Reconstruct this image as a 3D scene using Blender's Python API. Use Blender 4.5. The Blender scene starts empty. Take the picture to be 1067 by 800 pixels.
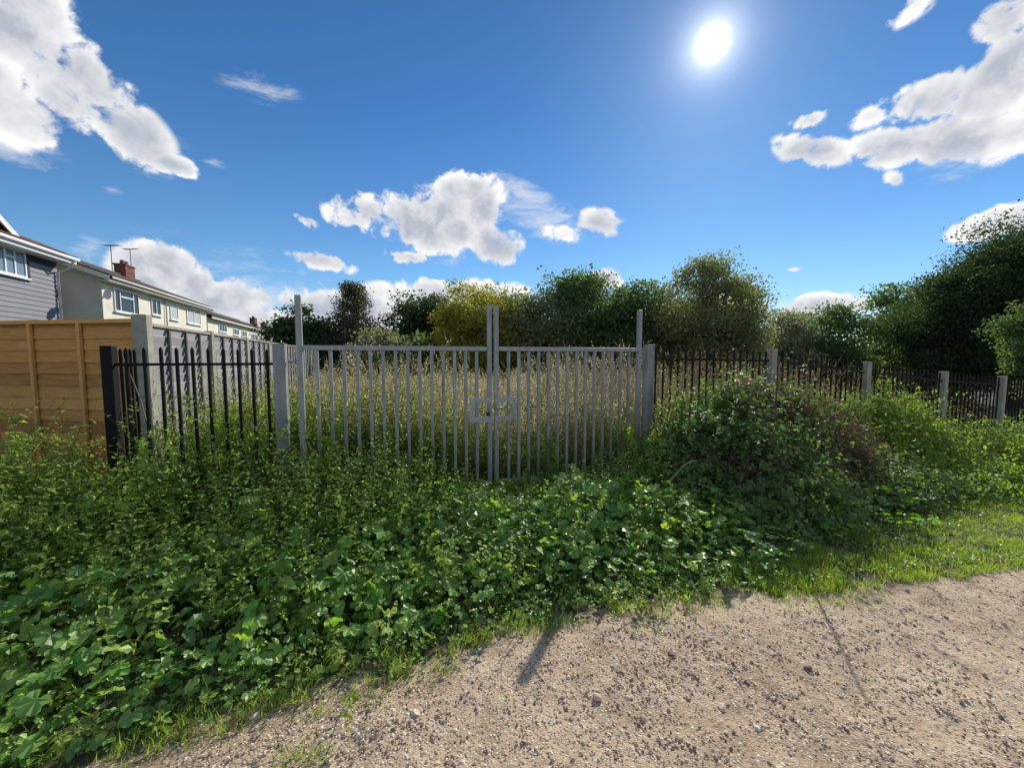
import bpy, math, random
import numpy as np
from mathutils import Vector, Matrix

random.seed(7)
rng = np.random.default_rng(11)
scene = bpy.context.scene
COL = scene.collection
R = math.radians
FPX, PITCH, EYE = 400.0, R(4.0), 1.65
CP, SP = math.cos(PITCH), math.sin(PITCH)
SUN_AZ, SUN_EL = R(26.2), R(31.0)
SUN = np.array([math.sin(SUN_AZ) * math.cos(SUN_EL), math.cos(SUN_AZ) * math.cos(SUN_EL), math.sin(SUN_EL)])

DISC = np.array([math.sin(R(26.2)) * math.cos(R(34.6)), math.cos(R(26.2)) * math.cos(R(34.6)), math.sin(R(34.6))])   # where the sun stands in the sky
# ------------------------------------------------------------------ survey of the site
def ray(px, py):
    x, y = (px - 533.5) / FPX, (400 - py) / FPX
    return np.array([x, CP + y * SP, y * CP - SP])

def at(px, py, Y):                       # point seen at a photo pixel, Y metres ahead of the lens
    r = ray(px, py)
    return np.array([r[0] / r[1] * Y, Y, EYE + r[2] / r[1] * Y])

def on_ground(px, py):
    r = ray(px, py); k = -EYE / r[2]
    return r[0] * k, r[1] * k

FA = R(18.0)
FC, FS = math.cos(FA), math.sin(FA)
F0 = np.array([-0.23, 4.6])

def F(t, off=0.0):                       # along the fence line, off > 0 is behind it
    return np.array([F0[0] + t * FC - off * FS, F0[1] + t * FS + off * FC])

def to_t(x, y):
    dx, dy = x - F0[0], y - F0[1]
    return dx * FC + dy * FS, -dx * FS + dy * FC

def vnoise(x, y, s=1.0, seed=0):         # cheap smooth noise, -1..1
    x = np.asarray(x, float) * s; y = np.asarray(y, float) * s
    return (np.sin(1.7 * x + 2.3 * y + seed) + np.sin(-2.9 * x + 1.1 * y + 1.3 * seed + 2) +
            np.sin(0.7 * x - 3.7 * y + 2.1 * seed + 4) + np.sin(4.3 * x + 3.1 * y + 0.7 * seed)) / 4

def gz(x, y):
    t, off = to_t(np.asarray(x, float), np.asarray(y, float))
    z = np.interp(t, [3.6, 5, 6.7, 8.96, 10.8, 13, 25, 80], [0, -.07, -.24, -.43, -.55, -.64, -.9, -1.2])
    return z + 0.012 * vnoise(x, y, 2.1, 3)

_e = [(100, 782), (210, 742), (300, 712), (400, 690), (500, 655), (600, 632), (700, 615), (780, 607), (900, 596), (1000, 585), (1067, 577)]
_eg = np.array([to_t(*on_ground(*p)) for p in _e])
def edge_off(t):                         # where the path begins (off), as a function of t
    e = np.interp(t, _eg[:, 0], _eg[:, 1])
    return e + 0.05 * vnoise(t, t * 0.3, 3.0, 5) + 0.025 * vnoise(t, t * .2, 9.0, 1)

# ------------------------------------------------------------------ mesh helpers
class Acc:
    def __init__(s):
        s.v = []; s.n = 0; s.t = []; s.q = []; s.tm = []; s.qm = []; s.tr = []; s.qr = []
    def add(s, v, f, mat=0, rnd=None):
        v = np.asarray(v, np.float32); f = np.asarray(f, np.int64)
        m = len(f)
        if rnd is None: rnd = random.random()
        r = np.broadcast_to(np.asarray(rnd, np.float32), (m,)); mt = np.broadcast_to(np.asarray(mat, np.int32), (m,))
        if f.shape[1] == 3: s.t.append(f + s.n); s.tm.append(mt); s.tr.append(r)
        else: s.q.append(f + s.n); s.qm.append(mt); s.qr.append(r)
        s.v.append(v); s.n += len(v)
    def box(s, x0, x1, y0, y1, z0, z1, mat=0, rnd=None):
        v = [(x, y, z) for x in (x0, x1) for y in (y0, y1) for z in (z0, z1)]
        s.add(v, [(0, 1, 3, 2), (4, 6, 7, 5), (0, 4, 5, 1), (2, 3, 7, 6), (0, 2, 6, 4), (1, 5, 7, 3)], mat, rnd)
    def hexa(s, v, mat=0, rnd=None):      # 8 corners ordered as in box
        s.add(v, [(0, 1, 3, 2), (4, 6, 7, 5), (0, 4, 5, 1), (2, 3, 7, 6), (0, 2, 6, 4), (1, 5, 7, 3)], mat, rnd)
    def tube(s, pts, rad, n=6, mat=0, rnd=None):
        pts = np.asarray(pts, float); k = len(pts)
        rad = np.broadcast_to(np.asarray(rad, float), (k,))
        tg = np.gradient(pts, axis=0); tg /= np.linalg.norm(tg, axis=1)[:, None] + 1e-9
        h = np.array([0, 0, 1.]) if abs(tg[0][2]) < .8 else np.array([1., 0, 0])
        a = np.cross(tg, h); a /= np.linalg.norm(a, axis=1)[:, None] + 1e-9
        b = np.cross(tg, a)
        an = np.arange(n) * 2 * math.pi / n
        v = pts[:, None] + rad[:, None, None] * (np.cos(an)[None, :, None] * a[:, None] + np.sin(an)[None, :, None] * b[:, None])
        f = [(i * n + j, (i + 1) * n + j, (i + 1) * n + (j + 1) % n, i * n + (j + 1) % n) for i in range(k - 1) for j in range(n)]
        v = np.concatenate([v.reshape(-1, 3), pts[-1:]])
        s.add(v, f, mat, rnd)
        base = s.n - len(v)
        ff = np.array([((k - 1) * n + j, k * n, (k - 1) * n + (j + 1) % n) for j in range(n)]) + base
        s.t.append(ff); s.tm.append(np.full(n, mat, np.int32)); s.tr.append(np.full(n, s.qr[-1][0], np.float32))
    def inst(s, tv, tf, pos, rot, scale, mat=0, rnd=None):
        """tv (k,3) template, pos (N,3), rot (N,3,3) columns are axes, scale (N,) or (N,3)"""
        N = len(pos)
        if N == 0: return
        sc = np.asarray(scale, float)
        if sc.ndim == 1: sc = sc[:, None]
        v = np.einsum('nij,nkj->nki', rot, tv[None] * sc[:, None, :]) + pos[:, None]
        k = len(tv)
        f = (tf[None] + (np.arange(N) * k)[:, None, None]).reshape(-1, tf.shape[1])
        if rnd is None: rnd = rng.random(N)
        r = np.repeat(np.broadcast_to(rnd, (N,)), len(tf))
        mm = np.repeat(np.broadcast_to(np.asarray(mat), (N,)), len(tf))
        s.add(v.reshape(-1, 3), f, mm, r)
    def build(s, name, mats, parent=None, smooth=False, bevel=0):
        me = bpy.data.meshes.new(name)
        V = np.concatenate(s.v).astype(np.float32)
        t = np.concatenate(s.t) if s.t else np.zeros((0, 3), np.int64)
        q = np.concatenate(s.q) if s.q else np.zeros((0, 4), np.int64)
        me.vertices.add(len(V)); me.vertices.foreach_set('co', V.ravel())
        loops = np.concatenate([t.ravel(), q.ravel()]).astype(np.int32)
        me.loops.add(len(loops)); me.loops.foreach_set('vertex_index', loops)
        nt, nq = len(t), len(q)
        st = np.concatenate([np.arange(nt) * 3, nt * 3 + np.arange(nq) * 4]).astype(np.int32)
        me.polygons.add(nt + nq); me.polygons.foreach_set('loop_start', st)
        mi = np.concatenate(s.tm + s.qm).astype(np.int32); rr = np.concatenate(s.tr + s.qr).astype(np.float32)
        me.polygons.foreach_set('material_index', mi)
        me.polygons.foreach_set('use_smooth', np.full(nt + nq, smooth))
        a = me.attributes.new('rnd', 'FLOAT', 'FACE'); a.data.foreach_set('value', rr)
        me.update(calc_edges=True); me.validate()
        for m in (mats if isinstance(mats, (list, tuple)) else [mats]): me.materials.append(m)
        o = bpy.data.objects.new(name, me); COL.objects.link(o)
        if parent: o.parent = parent
        if bevel:
            b = o.modifiers.new('bevel', 'BEVEL'); b.width = bevel; b.segments = 2; b.limit_method = 'ANGLE'
        return o

def empty(name, loc=(0, 0, 0), rz=0.0):
    o = bpy.data.objects.new(name, None); COL.objects.link(o)
    o.location = loc; o.rotation_euler = (0, 0, rz); o.empty_display_size = .2
    return o

def tag(o, label=None, cat=None, group=None, kind=None):
    if label: o['label'] = label
    if cat: o['category'] = cat
    if group: o['group'] = group
    if kind: o['kind'] = kind
    return o

def frames(y, up, roll=None):             # rotation matrices whose columns are x (width), y (leaf axis), z (normal)
    y = y / (np.linalg.norm(y, axis=-1, keepdims=True) + 1e-9)
    x = np.cross(y, up); x /= np.linalg.norm(x, axis=-1, keepdims=True) + 1e-9
    z = np.cross(x, y)
    if roll is not None:
        c, s = np.cos(roll)[:, None], np.sin(roll)[:, None]
        x, z = c * x + s * z, -s * x + c * z
    return np.stack([x, y, z], axis=-1)

def unit(n):
    v = rng.normal(size=(n, 3)); return v / np.linalg.norm(v, axis=1)[:, None]

# leaf templates ---------------------------------------------------------------
def simple_leaf(w=.28, fold=.10, droop=.12):
    v = np.array([(0, 0, 0), (-w, .35, fold), (-w * .8, .62, fold * .7 - droop * .4), (0, 1, -droop), (w * .8, .62, fold * .7 - droop * .4), (w, .35, fold), (0, .5, -.0)])
    f = np.array([(0, 6, 1), (1, 6, 2), (2, 6, 3), (3, 6, 4), (4, 6, 5), (5, 6, 0)])
    return v, f
def quad_leaf(w=.36, fold=.08):
    return np.array([(0, 0, 0), (-w, .45, fold), (0, 1, -.06), (w, .45, fold)]), np.array([(0, 2, 1), (0, 3, 2)])
def trefoil():
    v0, f0 = simple_leaf(.34, .07, .1)
    vs, fs = [], []
    for k, (a, sc, oy) in enumerate([(0, .62, .38), (1.15, .55, .3), (-1.15, .55, .3)]):
        c, s = math.cos(a), math.sin(a)
        p = v0 * sc
        q = np.stack([p[:, 0] * c - p[:, 1] * s, p[:, 0] * s + p[:, 1] * c + oy, p[:, 2]], 1)
        vs.append(q); fs.append(f0 + 7 * k)
    return np.concatenate(vs), np.concatenate(fs)
def lobed_leaf(seed):
    r_ = random.Random(seed)
    n = 20; v = [(0, .18, -.03)]
    for i in range(n + 1):
        a = -2.75 + 5.5 * i / n
        lob = .5 + .05 * math.cos(5 * a * 1.14) + .02 * r_.uniform(-1, 1) + (.025 if i % 2 else 0)
        z = .07 * math.cos(5 * a * 1.14 + math.pi) + .10 * (lob ** 2) * r_.uniform(.2, 1.2) - .05
        v.append((lob * math.sin(a), .3 + lob * math.cos(a) * .95, z))
    f = [(0, i + 1, i + 2) for i in range(n)]
    return np.array(v), np.array(f)[:, ::-1].copy()
def blade():
    v = np.array([(-.035, 0, 0), (.035, 0, 0), (-.03, .5, .05), (.03, .5, .05), (0, 1, .32)])
    return v, np.array([(0, 1, 3), (0, 3, 2), (2, 3, 4)])
LEAF, NARROW, BROAD, QUAD, TREF = simple_leaf(.26), simple_leaf(.13, .04, .2), simple_leaf(.38, .12, .15), quad_leaf(), trefoil()
LOBED = [lobed_leaf(i) for i in range(4)]
SERR = simple_leaf(.30, .09, .2)

def grow(acc, base, d0, length, leaf=LEAF, K=7, droop=.3, wob=.12, r0=.004, nleaf=16, f0=.15, f1=1.0, size=.06, prof=(1, .4),
         ang=.5, pairs=True, mats=(0, 1), stem=True, ldroop=.25, keep=.9, stem_n=3, rn=None, straight=False):
    """stems (N) integrated with gravity, leaves set along them; mats = (leaf, stem)"""
    N = len(base)
    if N == 0: return None
    length = np.broadcast_to(np.asarray(length, float), (N,)); size = np.broadcast_to(np.asarray(size, float), (N,))
    d = d0 / np.linalg.norm(d0, axis=1)[:, None]
    P = [base.copy()]; D = [d.copy()]
    for k in range(K):
        d = d + wob * rng.normal(size=(N, 3)) * (.4 if straight else 1)
        d[:, 2] -= droop * (k + 1) / K
        d /= np.linalg.norm(d, axis=1)[:, None]
        P.append(P[-1] + d * (length / K)[:, None]); D.append(d.copy())
    P = np.stack(P, 1); D = np.stack(D, 1)
    g = gz(P[..., 0], P[..., 1]) + .015
    P[..., 2] = np.maximum(P[..., 2], g)
    if rn is None: rn = rng.random(N)
    if stem:
        an = np.arange(stem_n) * 2 * math.pi / stem_n
        h = np.tile(np.array([[.3, .9, .1]]), (N, 1))[:, None]
        A = np.cross(D, h); A /= np.linalg.norm(A, axis=2)[..., None] + 1e-9
        B = np.cross(D, A)
        rad = np.asarray(r0) * np.linspace(1, .3, K + 1)
        V = P[:, :, None] + rad[None, :, None, None] * (np.cos(an)[None, None, :, None] * A[:, :, None] + np.sin(an)[None, None, :, None] * B[:, :, None])
        tf = np.array([(i * stem_n + j, i * stem_n + (j + 1) % stem_n, (i + 1) * stem_n + (j + 1) % stem_n, (i + 1) * stem_n + j) for i in range(K) for j in range(stem_n)])
        k = (K + 1) * stem_n
        f = (tf[None] + (np.arange(N) * k)[:, None, None]).reshape(-1, 4)
        acc.add(V.reshape(-1, 3), f, mats[1], np.repeat(rn, len(tf)))
    if nleaf:
        fr = np.linspace(f0, f1, nleaf)
        if pairs: fr = np.repeat(np.linspace(f0, f1, nleaf // 2), 2); nleaf = len(fr)
        fr = np.clip(fr[None] + rng.normal(0, .012, (N, nleaf)), 0.01, .999)
        x = fr * K; i0 = x.astype(int); w = (x - i0)[..., None]
        ii = np.arange(N)[:, None]
        p = P[ii, i0] * (1 - w) + P[ii, i0 + 1] * w
        T = D[ii, i0 + 1]
        idx = np.arange(nleaf)
        phi = (idx // 2) * 1.57 + (idx % 2) * math.pi if pairs else idx * 2.4
        phi = phi[None] + rng.random((N, 1)) * 6.28 + rng.normal(0, .25, (N, nleaf))
        h = np.broadcast_to(np.array([.2, .95, .15]), T.shape)
        A = np.cross(T, h); A /= np.linalg.norm(A, axis=2)[..., None] + 1e-9
        B = np.cross(T, A)
        S = np.cos(phi)[..., None] * A + np.sin(phi)[..., None] * B
        ld = math.cos(ang) * S + math.sin(ang) * T
        ld[..., 2] -= ldroop * rng.random((N, nleaf))
        sz = size[:, None] * (prof[0] + (prof[1] - prof[0]) * ((fr - f0) / max(f1 - f0, 1e-6))) * rng.uniform(.65, 1.2, (N, nleaf))
        m = rng.random((N, nleaf)) < keep
        up = np.array([0, 0, 1.]) + .35 * rng.normal(size=(int(m.sum()), 3)) + .3 * T[m]
        rot = frames(ld[m], up)
        rr = np.clip(rn[:, None] * .5 + .5 * rng.random((N, nleaf)), 0, 1)[m]
        acc.inst(leaf[0], leaf[1], p[m], rot, sz[m], mats[0], rr)
    return P, D

# ------------------------------------------------------------------ materials
def nodes(name):
    m = bpy.data.materials.new(name); m.use_nodes = True
    nt = m.node_tree; nt.nodes.clear()
    return m, nt, nt.nodes.new('ShaderNodeOutputMaterial')
def N_(nt, t, **kw):
    n = nt.nodes.new('ShaderNode' + t)
    for k, v in kw.items():
        if k in n.inputs: n.inputs[k].default_value = v
        else: setattr(n, k, v)
    return n
def ramp(nt, fac, stops, interp='LINEAR'):
    r = N_(nt, 'ValToRGB'); r.color_ramp.interpolation = interp
    e = r.color_ramp.elements
    while len(e) < len(stops): e.new(.5)
    for el, (p, c) in zip(e, stops): el.position = p; el.color = (*c, 1)
    nt.links.new(fac, r.inputs[0]); return r.outputs[0]
def math_(nt, op, a, b=None, c=None, clamp=False):
    n = N_(nt, 'Math', operation=op, use_clamp=clamp)
    for i, v in enumerate((a, b, c)):
        if v is None: continue
        if isinstance(v, (int, float)): n.inputs[i].default_value = v
        else: nt.links.new(v, n.inputs[i])
    return n.outputs[0]
def mixc(nt, fac, a, b, blend='MIX'):
    n = N_(nt, 'Mix', data_type='RGBA', blend_type=blend)
    for s, v in ((n.inputs[0], fac), (n.inputs[6], a), (n.inputs[7], b)):
        if isinstance(v, (int, float)): s.default_value = v
        elif isinstance(v, tuple): s.default_value = (*v, 1)
        else: nt.links.new(v, s)
    return n.outputs[2]
def noise(nt, scale, detail=5, rough=.6, vec=None, dist=0):
    n = N_(nt, 'TexNoise', Scale=scale, Detail=detail, Roughness=rough, Distortion=dist)
    if vec is not None: nt.links.new(vec, n.inputs['Vector'])
    return n.outputs['Fac']
def position(nt): return N_(nt, 'NewGeometry').outputs['Position']
def objco(nt): return N_(nt, 'TexCoord').outputs['Object']
def attr(nt): 
    return N_(nt, 'Attribute', attribute_name='rnd').outputs['Fac']

def leafmat(name, stops, trans=.45, tint=(1.25, 1.3, .55), rough=.45, spec=.35):
    m, nt, out = nodes(name)
    r = attr(nt)
    n = noise(nt, 1.3, 2, .5, position(nt))
    f = math_(nt, 'ADD', math_(nt, 'MULTIPLY', r, .72), math_(nt, 'MULTIPLY', n, .36))
    f = math_(nt, 'SUBTRACT', f, .05, clamp=True)
    c = ramp(nt, f, stops)
    p = N_(nt, 'BsdfPrincipled', Roughness=rough); p.inputs['Specular IOR Level'].default_value = spec
    nt.links.new(c, p.inputs['Base Color'])
    tr = N_(nt, 'BsdfTranslucent')
    tc = mixc(nt, 1.0, c, tuple(tint), 'MULTIPLY')
    nt.links.new(tc, tr.inputs['Color'])
    mx = N_(nt, 'MixShader'); mx.inputs[0].default_value = trans
    nt.links.new(p.outputs[0], mx.inputs[1]); nt.links.new(tr.outputs[0], mx.inputs[2])
    nt.links.new(mx.outputs[0], out.inputs[0])
    return m

def surf(name, stops, scale=6, detail=6, rough=.8, bump=.3, bscale=None, metallic=0, spec=.3, rndmix=0.0, stretch=None, dist=0.02, vec='pos'):
    m, nt, out = nodes(name)
    co = position(nt) if vec == 'pos' else objco(nt)
    if stretch:
        mp = N_(nt, 'Mapping'); mp.inputs['Scale'].default_value = stretch
        nt.links.new(co, mp.inputs[0]); co = mp.outputs[0]
    f = noise(nt, scale, detail, .62, co)
    f = math_(nt, 'MULTIPLY_ADD', math_(nt, 'SUBTRACT', f, .5), 1.7, .5, clamp=True)
    if rndmix:
        f = math_(nt, 'ADD', math_(nt, 'MULTIPLY', f, 1 - rndmix), math_(nt, 'MULTIPLY', attr(nt), rndmix))
    c = ramp(nt, f, stops)
    p = N_(nt, 'BsdfPrincipled', Roughness=rough, Metallic=metallic); p.inputs['Specular IOR Level'].default_value = spec
    nt.links.new(c, p.inputs['Base Color'])
    if bump:
        b = N_(nt, 'Bump', Strength=bump, Distance=dist)
        nt.links.new(noise(nt, bscale or scale * 4, 5, .65, co), b.inputs['Height'])
        nt.links.new(b.outputs[0], p.inputs['Normal'])
    nt.links.new(p.outputs[0], out.inputs[0])
    return m

G = lambda *s: list(s)
M = {}
M['nettle'] = leafmat('nettle leaf', G((0, (0.142, 0.230, 0.045)), (.5, (0.271, 0.406, 0.075)), (1, (0.545, 0.634, 0.124))), .5, (1.5, 1.6, .5), .5, .5)
M['shrub'] = leafmat('shrub leaf', G((0, (0.136, 0.223, 0.044)), (.5, (0.263, 0.372, 0.077)), (1, (0.468, 0.512, 0.139))), .5, (1.4, 1.45, .55), .55, .2)
M['mallow'] = leafmat('mallow leaf', G((0, (0.110, 0.238, 0.056)), (.5, (0.209, 0.383, 0.085)), (.85, (0.367, 0.529, 0.109)), (1, (0.680, 0.680, 0.109))), .46, (1.55, 1.6, .45), .45, .85)
M['bramble'] = leafmat('bramble leaf', G((0, (0.072, 0.138, 0.044)), (.55, (0.148, 0.243, 0.075)), (.9, (0.281, 0.332, 0.101)), (1, (0.508, 0.323, 0.118))), .46, (1.5, 1.55, .5), .46, .5)
M['ivy'] = leafmat('fresh creeper leaf', G((0, (0.078, 0.169, 0.040)), (.5, (0.140, 0.260, 0.055)), (1, (0.250, 0.351, 0.094))), .5, (1.5, 1.6, .5), .5, .25)
M['deadleaf'] = leafmat('withered leaf', G((0, (0.102, 0.068, 0.053)), (.6, (0.191, 0.137, 0.097)), (1, (0.341, 0.259, 0.175))), .42, (1.3, 1.1, .8), .8, .1)
M['weedgreen'] = leafmat('weed leaf', G((0, (0.139, 0.230, 0.048)), (.5, (0.278, 0.370, 0.087)), (1, (0.462, 0.488, 0.157))), .55, (1.4, 1.4, .6), .6, .2)
M['weedtan'] = leafmat('dry weed leaf', G((0, (0.354, 0.312, 0.182)), (.5, (0.609, 0.560, 0.347)), (1, (0.652, 0.680, 0.553))), .56, (1.3, 1.25, 1.05), .8, .1)
M['weedpurple'] = leafmat('dry seed head', G((0, (0.255, 0.188, 0.129)), (.5, (0.432, 0.332, 0.220)), (1, (0.585, 0.510, 0.335))), .45, (1.2, 1.1, .9), .8, .1)
M['grass'] = leafmat('grass blade', G((0, (0.153, 0.252, 0.042)), (.6, (0.320, 0.420, 0.086)), (1, (0.583, 0.505, 0.241))), .55, (1.4, 1.5, .5), .5, .25)
M['stem'] = surf('green stem', G((0, (.05, .08, .03)), (1, (.12, .15, .06))), 8, bump=0)
M['drystem'] = surf('dry stem', G((0, (.14, .10, .06)), (1, (.32, .25, .15))), 8, bump=0)
M['cane'] = surf('bramble cane', G((0, (.06, .04, .03)), (1, (.15, .10, .07))), 8, bump=0)
M['bark'] = surf('bark', G((0, (.025, .02, .016)), (1, (.085, .07, .055))), 9, 6, .9, .6, stretch=(1, 1, .25))
TREE = {}
for k, st, tr in (('dark', G((0, (0.030, 0.054, 0.023)), (.6, (0.058, 0.095, 0.038)), (1, (0.123, 0.162, 0.064))), .42),
                  ('mid', G((0, (0.069, 0.118, 0.044)), (.6, (0.134, 0.202, 0.077)), (1, (0.249, 0.306, 0.128))), .45),
                  ('olive', G((0, (0.117, 0.147, 0.078)), (.6, (0.221, 0.250, 0.135)), (1, (0.381, 0.367, 0.225))), .45),
                  ('lightolive', G((0, (0.138, 0.161, 0.083)), (.6, (0.248, 0.271, 0.138)), (1, (0.368, 0.377, 0.202))), .48),
                  ('yellow', G((0, (0.150, 0.165, 0.035)), (.5, (0.300, 0.290, 0.060)), (.85, (0.460, 0.410, 0.085)), (1, (0.550, 0.460, 0.100))), .48),
                  ('light', G((0, (0.152, 0.181, 0.114)), (.6, (0.284, 0.299, 0.214)), (1, (0.458, 0.426, 0.314))), .48),
                  ('conifer', G((0, (0.045, 0.071, 0.045)), (.6, (0.096, 0.117, 0.073)), (1, (0.194, 0.189, 0.112))), .35)):
    TREE[k] = leafmat('tree leaf ' + k, st, tr, (1.35, 1.4, .7), .6, .18)
M['galv'] = surf('galvanised steel', G((0, (.15, .145, .135)), (.35, (.28, .29, .285)), (.7, (.38, .39, .385)), (1, (.53, .535, .525))), 22, 7, .55, .08, metallic=.35, spec=.4, stretch=(1, 1, .3), rndmix=.25)
M['galvpost'] = surf('dull galvanised post', G((0, (.13, .132, .135)), (.4, (.23, .24, .25)), (1, (.37, .38, .385))), 9, 8, .6, .1, metallic=.25, spec=.4, stretch=(1, 1, .35))
M['galvlight'] = surf('bright galvanised plate', G((0, (.26, .27, .265)), (1, (.50, .51, .50))), 30, 6, .5, .08, metallic=.3, spec=.4)
M['black'] = surf('black paint', G((0, (.005, .005, .007)), (1, (.014, .014, .017))), 20, 5, .6, .1, spec=.12)
M['rustblack'] = surf('weathered black paint', G((0, (.010, .009, .008)), (.6, (.026, .021, .018)), (1, (.075, .048, .033))), 16, 6, .7, .15, spec=.15)
M['concrete'] = surf('weathered concrete', G((0, (.20, .20, .155)), (.5, (.32, .315, .255)), (1, (.46, .445, .37))), 11, 9, .9, .5, 60, dist=.006)
M['brown'] = surf('golden brown fence board', G((0, (.17, .085, .036)), (.35, (.44, .210, .062)), (.65, (.62, .320, .095)), (1, (.76, .48, .19))), 4, 9, .75, .4, 14, rndmix=.4, stretch=(1.2, 1.2, 16), dist=.004)
M['brownlight'] = surf('pale fence batten', G((0, (.54, .27, .08)), (1, (.74, .42, .14))), 5, 6, .75, .3, 20, stretch=(3, 3, 3), dist=.004)
M['grey'] = surf('silvered fence board', G((0, (.19, .19, .19)), (.5, (.31, .31, .31)), (1, (.46, .455, .44))), 5, 8, .8, .35, 16, rndmix=.4, stretch=(1.2, 1.2, 18), dist=.004)
M['greydark'] = surf('dark fence batten', G((0, (.07, .07, .08)), (1, (.15, .15, .16))), 9, 6, .85, .3, stretch=(3, 3, .6))
M['capping'] = surf('fence capping', G((0, (.25, .23, .20)), (1, (.42, .39, .33))), 7, 6, .85, .2)
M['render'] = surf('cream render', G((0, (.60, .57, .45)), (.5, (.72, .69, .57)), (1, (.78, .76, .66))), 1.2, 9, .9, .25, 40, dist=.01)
M['gable'] = surf('shade-toned gable render', G((0, (.40, .41, .38)), (.5, (.50, .51, .47)), (1, (.58, .58, .54))), 1.0, 9, .9, .25, 40, dist=.01)  # greyer than the cream render: the end wall's shade put into its colour
M['siding'] = surf('grey cladding board', G((0, (.175, .185, .205)), (1, (.24, .25, .275))), 3, 6, .6, .1, rndmix=.3, stretch=(1, 1, 12))
M['painted_shade'] = surf('painted wall shade', G((0, (.02, .025, .045)), (1, (.035, .04, .065))), 5, 4, .7, 0)  # near-black navy standing in for shade on the wall
M['white'] = surf('white plastic', G((0, (.70, .71, .72)), (1, (.82, .82, .81))), 6, 4, .4, 0, spec=.4)
M['fascia'] = surf('weathered white fascia', G((0, (.50, .49, .44)), (1, (.68, .66, .60))), 4, 6, .6, .05)
M['roof'] = surf('dark roof tile', G((0, (.05, .042, .038)), (.5, (.085, .07, .062)), (1, (.13, .105, .09))), 3, 8, .85, .4, 30, rndmix=.5)
M['redroof'] = surf('red roof tile', G((0, (.10, .045, .035)), (.5, (.15, .07, .055)), (1, (.20, .10, .08))), 3, 8, .85, .4, 30, rndmix=.5)
M['brick'] = surf('chimney brick', G((0, (.10, .045, .036)), (.5, (.19, .078, .058)), (1, (.30, .14, .10))), 9, 6, .9, .4, rndmix=.6)
M['clay'] = surf('clay pot', G((0, (.16, .07, .045)), (1, (.26, .12, .08))), 9, 4, .8, .1)
M['alu'] = surf('aerial metal', G((0, (.08, .08, .085)), (1, (.16, .16, .17))), 9, 3, .5, 0, metallic=.5)
M['curtain'] = surf('net curtain', G((0, (.33, .36, .36)), (1, (.55, .58, .56))), 3, 5, .8, 0, stretch=(8, 8, .3))
M['brass'] = surf('tarnished padlock', G((0, (.025, .022, .018)), (1, (.06, .05, .035))), 20, 4, .45, .05, metallic=.6)
def glassmat(name, c, rough=.05):
    m, nt, out = nodes(name)
    p = N_(nt, 'BsdfPrincipled', Roughness=rough); p.inputs['Base Color'].default_value = (*c, 1); p.inputs['Specular IOR Level'].default_value = .35
    nt.links.new(p.outputs[0], out.inputs[0]); return m
M['glass'] = glassmat('dark window glass', (.022, .025, .028), .12)
M['skyglass'] = glassmat('window glass with painted sky reflection', (.17, .24, .31), .12)  # sky reflection painted into the base colour

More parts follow.
